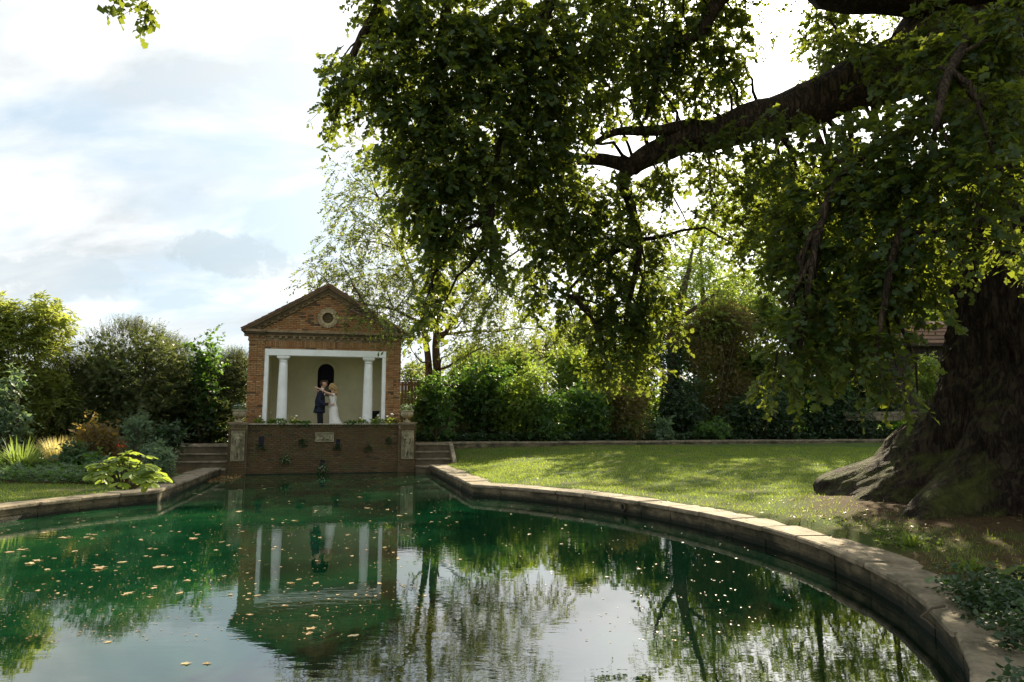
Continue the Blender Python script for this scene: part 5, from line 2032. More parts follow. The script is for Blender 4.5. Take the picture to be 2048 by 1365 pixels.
def big_leaf_mesh(kind, m):
    key = (kind, m.name)
    if key in LEAFM:
        return LEAFM[key]
    mb = MB()
    if kind == 'palmate':  # obovate leaflet, cupped
        prof = [(0, .03), (.25, .12), (.5, .22), (.75, .27), (.92, .18), (1, .02)]
    elif kind == 'round':
        prof = [(0, .10), (.12, .36), (.35, .47), (.62, .45), (.85, .27), (1, .03)]
    else:
        prof = [(0, .03), (.2, .22), (.45, .30), (.7, .24), (.9, .10), (1, .01)]
    vs = []
    for i, (u, w) in enumerate(prof):
        sag = -.28 * u * u
        wv = .03 * (i % 2)
        vs += [(u, -w, sag + .10 * w + wv), (u, -w * .5, sag + .02), (u, 0, sag - .035), (u, w * .5, sag + .02), (u, w, sag + .10 * w - wv * .5)]
    fs = []
    for i in range(len(prof) - 1):
        for k in range(4):
            fs.append((5 * i + k, 5 * (i + 1) + k, 5 * (i + 1) + k + 1, 5 * i + k + 1))
    mb.add(vs, fs)
    LEAFM[key] = mb.mesh('leaf', m, smooth=True)
    return LEAFM[key]


def leafy(r, items, kind, m, name='leaf'):
    """items: (position, direction, roll, length)"""
    me = big_leaf_mesh(kind, M[m])
    for (p, d, roll, ln) in items:
        o = bpy.data.objects.new(name, me)
        d = Vector(d).normalized()
        q = d.to_track_quat('X', 'Z')
        from mathutils import Quaternion
        o.rotation_mode = 'QUATERNION'
        o.rotation_quaternion = q @ Quaternion((1, 0, 0), roll)
        o.location = p
        o.scale = (ln, ln, ln)
        link(o, r)


p = gpt(252, 978)
r = thing('broad_leaved_plant', 'broad leaved lime green plant on the lawn corner by the coping', 'plant', p)
rr_ = random.Random(12)
its = []
for k in range(44):
    a = rr_.uniform(0, 6.28)
    q = math.sqrt(rr_.random()) * .50
    hh = .05 + .50 * math.sqrt(max(0, 1 - (q / .52) ** 2)) * rr_.uniform(.35, 1.0)
    c = Vector((math.cos(a) * q, math.sin(a) * q * .75, hh))
    MB().tube([(c.x * .25, c.y * .25, 0), (c.x * .6, c.y * .6, hh * .7), tuple(c)], .009, 5, cap=False).build('stalk', M['twig'], r)
    nl = 6
    for j in range(nl):
        b = 2 * math.pi * j / nl + a
        its.append((c, (math.cos(b) + math.cos(a) * .7, math.sin(b) + math.sin(a) * .7, .12 - .9 * q + .3 * rr_.random()), rr_.uniform(-.3, .3), rr_.uniform(.13, .20)))
leafy(r, its, 'palmate', 'lime')
r.scale = (.76, .76, .76)
p = gpt(318, 955)
r = thing('broad_leaved_plant', 'small lime green plant spreading its leaves over the coping corner', 'plant', p)
its = []
for k in range(5):
    a = rr_.uniform(0, 6.28)
    c = Vector((math.cos(a) * .15, math.sin(a) * .15, rr_.uniform(.15, .3)))
    for j in range(5):
        b = 2 * math.pi * j / 5 + a
        its.append((c, (math.cos(b), math.sin(b), .1), rr_.uniform(-.3, .3), rr_.uniform(.16, .22)))
leafy(r, its, 'palmate', 'lime')

# ------------------------------------------------------------ plants at the right edge near the camera
p = gpt(2010, 1290)
r = thing('broad_leaved_plant', 'dark broad leaved plant filling the near right corner beside the coping', 'plant', p)
its = []
for k in range(130):
    x, y = rr_.uniform(.0, 1.6), rr_.uniform(-.8, 1.3)
    a = rr_.uniform(0, 6.28)
    z = rr_.uniform(.08, .42) * (1 if x > 0 else .6)
    its.append(((x, y, z), (math.cos(a) - .35, math.sin(a) - .35, rr_.uniform(-.1, .5)), rr_.uniform(-.5, .5), rr_.uniform(.09, .17)))
leafy(r, its, 'round', 'broad')
p = gpt(2000, 1190)
r = thing('broad_leaved_plant', 'single huge pale green leaf lit above the dark plants', 'plant', p + Vector((.25, -.1, 0)))
leafy(r, [((0, 0, .30), (-.9, -.35, .15), .5, .42)], 'round', 'lime')
MB().tube([(.1, .1, 0), (.05, .05, .2), (0, 0, .30)], .01, 5).build('stalk', M['twig'], r)


def px_cover(name, m, pts, n, leaf, seed, h=.18, tpl=OVAL, wd=.75, k=4, L=.1):
    g = np.random.default_rng(seed)
    o = []
    for (px, py, rad, w) in pts:
        c = gpt(px, py)
        for _ in range(int(n * w)):
            x, y = c.x + g.normal() * rad, c.y + g.normal() * rad
            z = gz(x, y)
            if z < -.5:
                continue
            if z < .3:
                z = .335
            o.append((x, y, z + g.random() * h))
    o = np.array(o)
    ax = g.normal(size=o.shape)
    ax[:, 2] = np.abs(ax[:, 2]) * .6
    P_, d, nn, ln, _ = sprays(o, ax, L, k, leaf, wd, g=g)
    leaves_obj(name, P_, d, nn, ln, wd, tpl, M[m], None, kind='stuff')


px_cover('ivy_groundcover', 'ivy_leaf', [(1960, 1215, .22, 1.0), (2000, 1260, .3, 1.4), (2040, 1330, .25, 1.3), (1985, 1310, .16, .8), (2040, 1190, .3, 1), (2040, 1240, .3, 1.5)], 190, .05, 111, h=.22)
px_cover('weeds', 'strap', [(1935, 1140, .12, .6), (1820, 1085, .14, .9), (1770, 1060, .12, .3)], 80, .05, 112, h=.05)
for (px, py, n_, lb) in ((1825, 1092, 90, 'bright grass tuft on the bare ground under the oak'), (1945, 1142, 60, 'smaller sunlit grass tuft beside the oak roots near the dark plants')):
    q = gpt(px, py)
    r = thing('grass_tuft', lb, 'grass tuft', q)
    blades('blades', 'grass', r, n_, .12, .26, .008, .9, 113 + n_, arch=.4, r0=.10)

# low plants against the far path
for i, (px, hw, Y, lm, lf, lb) in enumerate([(1325, 22, 34.6, 'glaucous', .22, 'low pale leaved plant at the path edge under the ivy trunk'), (1425, 46, 35.4, 'laurel_leaf', .14, 'spreading fern like plant at the path edge'),
                                            (1262, 24, 34.2, 'laurel_leaf', .12, 'small dark plant at the path edge by the olive bush')]):
    c = at(px, 870, Y)
    shrub('path_plant', lb, px, 846 + 4 * i, 880, hw, Y - .6, lm, lf, tpl=OVAL, wd=.45, dens=14, k=6, L=.34, seed=130 + i, nb=5, cat='plant')


# ------------------------------------------------------------ grass of the two lawns
def lawn():
    g = np.random.default_rng(5)
    n = 420000
    # denser towards the camera
    X = g.uniform(-18, 20, n)
    Y = 4 + 28 * g.random(n) ** 1.35
    s, t = st_np(X, Y)
    P_ = np.stack([s, t], 1)
    d, ins = poly_dist(P_, OUT)
    r = np.hypot(X - TREE[0], Y - TREE[1])
    inview = np.abs(X / Y) < .80
    bed = (s < -4.3) & (t < 7.6 + .12 * (s + 6))
    nz = np.array([mn.noise(Vector((x * .9, y * .9, 0))) for x, y in zip(X[:], Y[:])])
    ok = (~ins) & (d > .64) & (t > PATH_T + .03) & ~bed & inview & ~((s > -5.5) & (s < 5.4) & (t < .4))
    thin = g.random(n) < np.clip(1.1 - 1.1 * np.exp(-np.clip(r - 3.6, 0, 9) / 1.6), 0.05, 1)
    thin &= g.random(n) < np.clip(1.0 - 1.6 * np.clip(nz - .1, 0, 1), .25, 1)
    ok &= thin & ~((t > 21.5) & (s > 7) & (g.random(n) < .6))
    X, Y = X[ok], Y[ok]
    n = len(X)
    Z = ground_z_np(X, Y) + 0.012 * np.sin(X * 1.7 + np.cos(Y * 1.1)) * np.cos(Y * 1.3)
    a = g.random(n) * 6.28
    h = (.028 + .036 * g.random(n)) * (1 + .8 * (g.random(n) > .95))
    w = .006 + .0005 * Y
    sd = np.stack([np.cos(a), np.sin(a), 0 * a], 1) * (w / 2)[:, None]
    o = np.stack([X, Y, Z - .004], 1)
    tip = o + np.stack([np.cos(a + 1.6) * h * .5, np.sin(a + 1.6) * h * .5, h], 1)
    V = np.stack([o - sd, o + sd, tip], 1).reshape(-1, 3)
    f = np.arange(n * 3).reshape(n, 3)
    np_obj('grass', V, [f], M['grass'], None, kind='stuff')
    print('grass', n)


lawn()

# dead leaves lying about on lawn, path and steps
def litter():
    g = np.random.default_rng(9)
    pts = []
    n = 900
    X = np.concatenate([g.uniform(-3, 14, n), g.normal(7, 2.2, 600), g.uniform(-13, -7, 60)])
    Y = np.concatenate([8 + 22 * g.random(n) ** 1.2, g.normal(9.5, 2.5, 600), g.uniform(14, 19, 60)])
    s, t = st_np(X, Y)
    Z = ground_z_np(X, Y)
    d, ins = poly_dist(np.stack([s, t], 1), OUT)
    onc = (~ins) & (d < .66) & (d > .03) & (t > .5)
    Z = np.where(onc, .340, Z + .012)
    ok = ((Z > .3) & (t > -1.85)) & ~((s < 5.4) & (s > -5.4) & (t < .5))
    P_ = np.stack([X, Y, Z], 1)[ok]
    # on the steps
    ex = []
    for side in (1, -1):
        x0, x1 = PX0[side]
        for (z, ya, yb, q) in ((.305, -.34, .10, 60 if side < 0 else 25), (.545, .10, .44, 8), (.825, .44, .78, 8), (1.115, .8, 1.8, 14)):
            for _ in range(q):
                w_p = W(g.uniform(x0 + .05, x1 - .05), -g.uniform(ya, yb), z)
                ex.append(tuple(w_p))
    for _ in range(160):
        w_p = W(g.uniform(5.5, 30), -g.uniform(1.9, 2.8), 1.148)
        ex.append(tuple(w_p))
    P_ = np.concatenate([P_, np.array(ex)])
    m_ = len(P_)
    d = g.normal(size=(m_, 3))
    d[:, 2] *= .12
    nn = np.array([0, 0, 1.0]) + g.normal(scale=.25, size=(m_, 3))
    leaves_obj('fallen_leaves', P_, d, nn, .035 + .045 * g.random(m_), np.full(1, .7)[0], OAK, M['dead_leaf'], None, kind='stuff')


litter()


# ------------------------------------------------------------ leaves afloat
def floaters():
    g = random.Random(21)
    meshes = []
    for v in range(5):
        mb = MB()
        n = 11
        vs = [(0, 0, .012)]
        for i in range(n):
            a = 2 * math.pi * i / n
            rr = .5 * (1 if i % 2 else .62) * g.uniform(.8, 1.15)
            vs.append((rr * math.cos(a) * 1.25, rr * math.sin(a) * .75, .012 + g.uniform(-.0, .10)))
        mb.add(vs, [(0, i + 1, (i + 1) % n + 1) for i in range(n)])
        meshes.append(mb.mesh('floating_leaf', M['floating_leaf']))
    spots = []
    big = [(200, 1137, .34), (60, 1128, .24), (75, 1122, .2), (95, 1140, .15), (150, 1103, .15), (190, 1070, .18), (175, 1075, .2), (130, 1076, .26), (90, 1066, .16), (245, 1125, .17), (318, 1135, .24), (340, 1135, .15),
           (385, 1078, .22), (395, 1070, .16), (258, 1187, .16), (250, 1190, .13), (375, 1162, .15), (390, 988, .2), (400, 990, .25), (480, 980, .22), (478, 1024, .24), (590, 1042, .2), (720, 995, .2), (640, 1076, .14),
           (632, 1167, .13), (580, 1167, .12), (628, 1233, .15), (622, 1258, .15), (618, 1268, .13), (708, 1272, .14), (372, 1328, .12), (216, 1285, .10), (414, 1328, .10), (300, 1195, .12), (500, 1230, .10), (515, 1192, .12), (570, 1212, .11), (800, 1032, .2), (735, 1017, .2), (775, 1020, .18), (300, 1098, .15), (20, 1105, .2), (45, 1100, .22)]
    for (px, py, sz) in big:
        spots.append((px, py, sz))
    while len(spots) < 290:
        px = g.uniform(0, 900) if g.random() < .86 else g.uniform(900, 1500)
        py = 952 + 250 * g.random() ** 1.9
        if px < 420 and py < 1000 + (420 - px) * .12:
            continue
        if px > 900 and py < 985 + (px - 930) * .17:
            continue
        spots.append((px, py, g.uniform(.04, .12)))
    for i, (px, py, sz) in enumerate(spots):
        d = ray(px, py)
        k = (.0 - H) / d.z
        x, y = d.x * k, d.y * k
        s, t = st(x, y)
        dd, ins = poly_dist(np.array([[s, t]]), OUT)
        if not ins[0] or dd[0] < .08:
            if not (-3.4 < s < 3.6 and .2 < t < 1):
                continue
        o = bpy.data.objects.new('floating_leaf', meshes[i % 5])
        o.location = (x, y, .003)
        o.rotation_euler = (0, 0, g.uniform(0, 6.28))
        o.scale = (sz * .75, sz * .75, sz * .5)
        link(o)
        where = ('near the steps and terrace wall' if py < 985 else 'in front of the left stone coping' if px < 430 and py < 1100 else 'over the reflection of the temple' if 480 <= px <= 800
                 else 'on the open water beyond the temple reflection' if px > 800 else 'on the still water towards the viewer')
        big_ = i < len(big)
        props(o, ('large curled pale' if big_ else 'small tan') + ' fallen leaf floating ' + where, 'leaf', ('large' if big_ else 'small') + ' leaves floating ' + where)
    # specks
    gg = np.random.default_rng(31)
    n = 2600
    px = gg.uniform(0, 1600, n)
    py = 955 + 330 * gg.random(n) ** 1.5
    ok = (px < 900) | (gg.random(n) < .35)
    px, py = px[ok], py[ok]
    u, v = (px - 1024) / F, (682.5 - py) / F
    C, S = math.cos(TH), math.sin(TH)
    k = -H / (S + v * C)
    X, Y = u * k, (C - v * S) * k
    s, t = st_np(X, Y)
    d, ins = poly_dist(np.stack([s, t], 1), OUT)
    ok = ins & (d > .05)
    X, Y = X[ok], Y[ok]
    m_ = len(X)
    P_ = np.stack([X, Y, np.full(m_, .006)], 1)
    d = gg.normal(size=(m_, 3))
    d[:, 2] = 0
    leaves_obj('floating_specks', P_, d, np.tile(np.array([0, 0, 1.0]), (m_, 1)) + gg.normal(scale=.1, size=(m_, 3)), .012 + .022 * gg.random(m_), .8, KITE, M['dead_leaf'], None, kind='stuff')


floaters()

# heap of leaves caught in the corner by the left steps
g9 = np.random.default_rng(90)
n = 420
s = -3.62 - .25 + g9.uniform(-.02, .35, n)
s = g9.uniform(-3.6, -2.9, n) * 1.0
t = g9.random(n) ** 1.6 * 2.6 + .5
s = -3.6 + (g9.random(n) ** 2) * .8
P_ = np.stack([T0[0] + s * CA + t * SA, T0[1] + s * SA - t * CA, .008 + .02 * g9.random(n)], 1)
d = g9.normal(size=(n, 3))
d[:, 2] *= .15
leaves_obj('leaf_drift', P_, d, np.tile(np.array([0, 0, 1.0]), (n, 1)) + g9.normal(scale=.3, size=(n, 3)), .05 + .06 * g9.random(n), .7, OAK, M['dead_leaf'], None, kind='stuff')

# twig bent over the water at the right
q = gpt(1862, 1222, .36)
tw = thing('broken_twig', 'thin bent dead twig sticking out over the water from the coping', 'twig', (q.x, q.y, .34))
A_ = at(1888, 1212, q.y) - Vector(tw.location)
B_ = at(1840, 1234, q.y - .1) - Vector(tw.location)
C_ = at(1870, 1257, q.y - .2) - Vector(tw.location)
MB().tube([A_, A_.lerp(B_, .5) + Vector((0, 0, .02)), B_], [.012, .008, .006], 6).build('stem', M['twig'], tw)
MB().tube([B_, B_.lerp(C_, .5) + Vector((0, .01, .01)), C_], [.006, .005, .003], 6).build('stem', M['twig'], tw)

# outlet pipe in the pool wall
q = at(1247, 1008, 15.55)
best = min(range(len(OUT)), key=lambda i: (W(*OUT[i]) - Vector((q.x, q.y, 0))).length)
P0_, P1_ = W(*OUT[best - 1]), W(*OUT[best + 1])
dr = (P1_ - P0_).normalized()
inw = Vector((-dr.y, dr.x, 0))
cpt = W(*OUT[best])
if (W(0, 17) - cpt).dot(inw) < 0:
    inw = -inw
pp = thing('outlet_pipe', 'short round drain pipe poking through the pool edge wall', 'pipe', (cpt.x, cpt.y, .15), math.atan2(inw.y, inw.x))
mb = MB()
pr = [(.085, -.06), (.085, .05), (.065, .05), (.065, -.05)]
vs, fs = [], []
for rr, x in pr:
    for k in range(18):
        a = 2 * math.pi * k / 18
        vs.append((x, rr * math.cos(a), rr * math.sin(a)))
for i in range(3):
    for k in range(18):
        a, b = i * 18 + k, i * 18 + (k + 1) % 18
        fs.append((a, b, b + 18, a + 18))
mb.add(vs, fs)
mb.build('rim', M['stone_dark'], pp)
MB().lathe([(.064, 0), (.064, .01)], 18).build('bore_shade', M['black'], pp).rotation_euler = (0, math.pi / 2, 0)  # black disc painting the shade inside the pipe

# ------------------------------------------------------------ fence behind the temple and the outbuilding
fr = thing('board_fence', 'dark close boarded fence behind the temple and the leafy bushes', 'fence', W(3.2, -5.6, 1.1), TA)
for i in range(34):
    MB().box(i * .155, i * .155 + .145, 0, .022, 0, 2.9 + .01 * math.sin(i * 5)).build('board', M['fence'], fr)
MB().box(0, 5.3, -.03, -.001, 2.70, 2.80).build('rail', M['fence'], fr)
MB().box(-.02, 5.3, -.04, .06, 2.93, 2.97).build('capping', M['fence'], fr)

hb = at(1880, 850, 40)
hz_ = 2.2
sh = thing('outbuilding', 'low dark outbuilding with a tiled roof seen beyond the oak trunk', 'building', (hb.x - 4.2, 40, hz_), R(4))
MB().box(0, 9, 0, 4, 0, 4.4).build('wall', M['timber'], sh)
for k in range(28):
    MB().box(.1 + k * .32, .1 + k * .32 + .29, -.035, -.002, 0.4, 4.38).build('plank', M['timber'], sh)
MB().box(0, 9, -.12, -.036, 0, .4).build('plinth', M['stone_dark'], sh)
mb = MB()
for row in range(6):
    for c in range(46):
        x = -.3 + c * .21 + (.1 if row % 2 else 0)
        y0, y1 = -.5 + row * .42, -.5 + row * .42 + .5
        z0_, z1_ = 4.42 + row * .28 + .03, 4.42 + row * .28 + .30
        mb.add([(x, y0, z0_ + .02), (x + .195, y0, z0_ + .02), (x + .195, y1, z1_), (x, y1, z1_), (x, y0, z0_ - .02), (x + .195, y0, z0_ - .02)], [(0, 1, 2, 3), (0, 4, 5, 1)])
mb.build('roof_tiles', M['tile'], sh, kind='stuff')
MB().add([(-.35, -.55, 4.36), (9.4, -.55, 4.36), (9.4, 2.0, 6.04), (-.35, 2.0, 6.04), (-.35, 4.3, 4.36), (9.4, 4.3, 4.36)], [(0, 1, 2, 3), (3, 2, 5, 4)]).build('roof', M['tile'], sh)
MB().box(-.35, 9.4, -.57, -.552, 4.25, 4.40).build('fascia', M['timber'], sh)
lw = thing('low_stone_wall', 'low pale stone wall in front of the dark outbuilding', 'wall', at(1690, 832, 36.5) + Vector((0, 0, -.25)), R(2))
for row in range(2):
    for c in range(8):
        MB().box(c * .5 + (.0 if row else .12), c * .5 + .48 + (.0 if row else .12), 0, .3, row * .24, row * .24 + .23).build('stone_block', M['stone'], lw)

# ------------------------------------------------------------ flowers
def bloom(r, pts, m, rad):
    mb = MB()
    for p in pts:
        for k in range(5):
            a = k * 1.2566
            mb.ball((p[0] + math.cos(a) * rad * .5, p[1] + math.sin(a) * rad * .5, p[2] + (.3 * rad if k % 2 else 0)), rad * .55, 6, 4)
        mb.ball((p[0], p[1], p[2] + rad * .4), rad * .5, 6, 4)
    mb.build('flowers', M[m], r)


def pot_plant(name, label, base, leafm, leaf, w, h, n, seed, flowers=(), trail=0.0, cat='flowers'):
    g = np.random.default_rng(seed)
    r = thing(name, label, cat, base, TA)
    o, v = in_ellipsoid(n, (0, 0, h * .35), (w, min(w, .22), h * .55), 0, g)
    o[:, 2] = np.abs(o[:, 2])
    ax = v + g.normal(scale=.3, size=(n, 3))
    ax[:, 2] += .4 - trail
    P_, d, nn, ln, ends = sprays(o, ax, .09, 5, leaf, .8, droop=.2 + trail, g=g)
    leaves_obj('foliage', P_, d, nn, ln, .85, OVAL, M[leafm], r)
    for (x, z, m, rad) in flowers:
        y = -.1 + g.uniform(-.05, .05)
        MB().tube([(x * .6, 0, .02), (x, y, z)], .005, 4).build('stem', M['strap'], r)
        mb = MB()
        for k in range(7):
            a = k * .9
            mb.ball((x + math.cos(a) * rad * .6, y + math.sin(a) * rad * .5, z + .3 * rad * math.sin(k * 2.1)), rad * .5, 6, 4)
        mb.build('flower_head', M[m], r)
    return r


for U, lb in zip(URNS, ('grey green bedding plants with tiny white blooms filling the urn by the long left steps', 'grey green bedding plants with tiny white blooms filling the urn by the dark hedge')):
    r = pot_plant('bedding_plant', lb, Vector(U.location) + Vector((0, 0, .43)), 'glaucous', .05, .22, .30, 110, 140 + len(lb))
    g = random.Random(len(lb))
    mb = MB()
    for _ in range(26):
        a, q = g.uniform(0, 6.28), math.sqrt(g.random()) * .22
        mb.ball((math.cos(a) * q, math.sin(a) * q, .20 + .06 * g.random() - q * .25), .014, 5, 3)
    mb.build('flowers', M['petal'], r)

TE = 1.964
TP = [(-2.40, 'lime', .17, .18, ((.05, .28, 'petal', .04), (-.1, .16, 'petal', .02)), 'green plant with one white flower nearest the left urn'),
      (-1.95, 'bright_leaf', .10, .12, ((.0, .42, 'petal', .025),), 'thin plant with a tall single bloom between jamb and left column'),
      (-1.60, 'bright_leaf', .20, .18, ((-.08, .26, 'petal', .03),), 'green plant at the foot of the left column'),
      (-1.05, 'bright_leaf', .18, .17, ((-.14, .26, 'petal_yellow', .03), (.06, .30, 'petal', .045), (0, .2, 'petal_yellow', .05), (-.08, .12, 'petal_yellow', .05), (.1, .13, 'petal_yellow', .045)), 'yellow flowers right of the left column'),
      (-.65, 'laurel_leaf', .24, .08, (), 'low dark trailing plant left of the couple'),
      (1.10, 'laurel_leaf', .20, .10, (), 'low green trailing plant right of the bride'),
      (1.52, 'bright_leaf', .20, .14, ((-.06, .22, 'petal', .04), (.1, .28, 'petal', .045), (.0, .14, 'petal_yellow', .05), (-.14, .1, 'petal_yellow', .04)), 'yellow and white flowers left of the right column'),
      (2.10, 'bright_leaf', .25, .20, ((.06, .32, 'petal', .045), (.12, .22, 'petal', .03), (-.12, .14, 'petal_yellow', .04)), 'green plant with white blooms in front of the black stand'),
      (2.62, 'bright_leaf', .24, .22, ((.08, .38, 'petal', .05), (-.1, .28, 'petal', .04), (.14, .36, 'petal', .03)), 'tallest white flowered plant near the right urn'),
      (2.90, 'olive_leaf', .12, .16, ((.0, .24, 'pink', .03),), 'pinkish stems trailing beside the right urn')]
for i, (s, lm, w, h, fl, lb) in enumerate(TP):
    lm = 'bright_leaf' if lm == 'lime' else lm
    pot_plant('flowering_plant', lb + ' on the terrace edge', W(s, -.16, TE), lm, .06, w, h, int(40 + 130 * w), 160 + i, fl, trail=.5 if h < .12 else .1)
WP = [(-2.27, 1.02, 'small dark fern in the left slot of the brick wall', 0), (-1.32, .52, 'white flowered plant growing low on the brick wall', 1), (-.72, 1.18, 'round fern cushion on the brick wall left of the plaque', 0), (.62, 1.0, 'tiny fern in the slot below the carved plaque', 0),
      (.05, .12, 'trailing plant with white flecks at the foot of the brick wall', 1), (1.78, .95, 'small fern cushion right of centre on the brick wall', 0), (2.60, 1.22, 'fern tuft on the brick wall beside the right relief pier', 0)]
for i, (s, z, lb, fl) in enumerate(WP):
    fls = tuple((random.uniform(-.17, .17), random.uniform(.0, .28), 'petal', .014) for _ in range(12)) if fl else ()
    pot_plant('wall_plant', lb, W(s, .0 - .09, z - .06), 'ivy_leaf' if not fl else 'broad', .05, .12 + .05 * fl, .2 + .12 * fl, 50 + 30 * fl, 190 + i, fls, cat='fern' if not fl else 'flowers')

# ------------------------------------------------------------ the couple
M['skin'] = plain('skin', (0.52, 0.30, 0.20), 0.55, var=0.06, bump=0.1)
M['skin_pale'] = plain('skin_pale', (0.62, 0.38, 0.27), 0.55, var=0.06, bump=0.1)
M['suit'] = plain('navy_suit', (0.012, 0.015, 0.032), 0.8, var=0.2, scale=20)
M['suit_dark'] = plain('dark_trousers', (0.010, 0.010, 0.014), 0.85, var=0.2, scale=20)
M['dress'] = plain('ivory_dress', (0.78, 0.74, 0.66), 0.7, var=0.05, scale=14, bump=0.35, bscale=80)
M['hair_dark'] = plain('cropped_hair', (0.06, 0.035, 0.02), 0.8, var=0.3, scale=40)
M['hair_blonde'] = plain('blonde_hair', (0.46, 0.30, 0.13), 0.5, var=0.3, scale=30)
PS = 1 / 0.76


def hand(V, E, Ra, wrist, d, side, curl, s=1.0, palm_dir=(0, 0, -1)):
    """adds palm, four fingers and a thumb to a skeleton, starting at vertex index wrist"""
    d = Vector(d).normalized()
    side = Vector(side).normalized()
    pd = Vector(palm_dir)
    w = Vector(V[wrist])

    def add(p, par, r):
        V.append(tuple(p))
        Ra.append(r)
        E.append((par, len(V) - 1))
        return len(V) - 1
    palm = add(w + d * .045 * s, wrist, .022 * s)
    k = add(w + d * .085 * s, palm, .019 * s)
    for i, (off, L) in enumerate(((-.030, .062), (-.011, .074), (.010, .070), (.029, .055))):
        a = add(w + d * .095 * s + side * off * s, k, .0085 * s)
        b = add(Vector(V[a]) + (d * (1 - curl * .3) + pd * curl * .6).normalized() * L * .5 * s, a, .0078 * s)
        add(Vector(V[b]) + (d * (1 - curl * .8) + pd * curl).normalized() * L * .5 * s, b, .0065 * s)
    t = add(w + d * .04 * s - side * .034 * s, palm, .011 * s)
    add(Vector(V[t]) + (d * .7 - side * .6 + pd * .2).normalized() * .042 * s, t, .008 * s)


def face_bits(parent, c, f, r, m, male):
    """eyes, ears as small meshes; c head centre, f facing sign along x"""
    for y in (-.032, .032):
        MB().ball((c[0] + f * (r * .86), y + c[1], c[2] + .012), .011, 8, 6).build('eye', M['black'], parent, smooth=True)
        MB().ball((c[0] - f * .005, c[1] + (r * .80 if y > 0 else -r * .80), c[2] - .005), .028, 8, 6, (.6, .3, 1.1)).build('ear', m, parent, smooth=True)


def head_shape(c, f, r, m, parent, name='head'):
    """a shaped head: skull, brow, nose, lips and chin in one surface"""
    n, k = 28, 20
    vs, fs = [], []
    for j in range(k + 1):
        ph = math.pi * j / k
        for i in range(n):
            a = 2 * math.pi * i / n
            x, y, z = math.sin(ph) * math.cos(a), math.sin(ph) * math.sin(a), math.cos(ph)
            # x is forward
            X = x * (1.02 if x > 0 else 1.10)
            Y = y * .80
            Z = z * 1.22
            if z < 0:
                Y *= 1 - .30 * (-z) ** 1.3
                if x < 0:
                    X *= 1 - .55 * (-z)
                X += .12 * (-z) * max(x, 0)
            fy = math.exp(-(y / .20) ** 2)
            if x > 0:
                X += .22 * fy * math.exp(-((z + .12) / .14) ** 2)
                X += .05 * fy * math.exp(-((z + .45) / .07) ** 2)
                X += .06 * math.exp(-(y / .5) ** 2) * math.exp(-((z - .22) / .12) ** 2)
                X -= .06 * math.exp(-((abs(y) - .32) / .14) ** 2) * math.exp(-((z - .04) / .10) ** 2)
                X += .06 * math.exp(-(y / .35) ** 2) * math.exp(-((z + .80) / .16) ** 2)
            vs.append((c[0] + f * X * r, c[1] + Y * r, c[2] + Z * r))
    for j in range(k):
        for i in range(n):
            a, b = j * n + i, j * n + (i + 1) % n
            fs.append((a, a + n, b + n, b))
    return MB().add(vs, fs)


def ringloft(rings, n=28):
    """rings: (z, cx, cy, rx, ry, wave)"""
    vs, fs = [], []
    for (z, cx, cy, rx, ry, wv) in rings:
        for k in range(n):
            a = 2 * math.pi * k / n
            w = 1 + wv * math.sin(7 * a + z * 2)
            vs.append((cx + rx * w * math.cos(a), cy + ry * w * math.sin(a), z))
    for i in range(len(rings) - 1):
        for k in range(n):
            a, b = i * n + k, i * n + (k + 1) % n
            fs.append((a, b, b + n, a + n))
    return MB().add(vs, fs)


gr = thing('person', 'groom with cropped hair in a navy suit holding the bride at the waist', 'person', W(-.16, -1.5, FL + .012), TA)
gr.scale = (PS, PS, PS)
# one continuous body: legs, torso, neck, arms, hands
V = [(0, 0, .94), (0, 0, 1.12), (.02, 0, 1.32), (.035, 0, 1.45), (.055, 0, 1.54), (.07, 0, 1.60),
     (0, -.095, .88), (.01, -.10, .50), (-.02, -.10, .09), (.13, -.11, .035),
     (0, .095, .88), (.04, .10, .50), (.03, .10, .09), (.18, .11, .035),
     (.02, -.175, 1.40), (-.03, -.245, 1.13), (.13, -.26, .995), (.30, -.20, 1.02),
     (.02, .175, 1.40), (.02, .24, 1.13), (.16, .24, 1.02), (.30, .16, 1.06)]
E_ = [(0, 1), (1, 2), (2, 3), (3, 4), (4, 5), (0, 6), (6, 7), (7, 8), (8, 9), (0, 10), (10, 11), (11, 12), (12, 13), (2, 14), (14, 15), (15, 16), (16, 17), (2, 18), (18, 19), (19, 20), (20, 21)]
Ra = [.13, .115, .13, .07, .052, .05, .082, .052, .036, .035, .082, .052, .036, .035, .055, .042, .035, .026, .055, .042, .035, .026]
hand(V, E_, Ra, 17, (.95, .12, .02), (0, .1, 1), .25, palm_dir=(.1, .9, 0))
hand(V, E_, Ra, 21, (.95, -.2, .02), (0, .1, 1), .25, palm_dir=(.1, -.9, 0))
gb_ = skin_obj('body', V, E_, Ra, M['skin'], gr, lv=2)
HC = (.085, 0, 1.665)
head_shape(HC, 1, .098, M['skin'], gr).build('head', M['skin'], gr, smooth=True)
face_bits(gr, HC, 1, .098, M['skin'], True)
# short hair: a cap over the back of the skull
hm = head_shape((HC[0] - .004, 0, HC[2] + .004), 1, .1035, M['hair_dark'], gr)
keepf = [f for f in hm.f if all((hm.v[i][2] > HC[2] + .055 or (hm.v[i][0] < HC[0] - .01 and hm.v[i][2] > HC[2] - .055)) and hm.v[i][0] < HC[0] + .085 for i in f)]
hm.f = keepf
hm.build('hair', M['hair_dark'], gr, smooth=True)
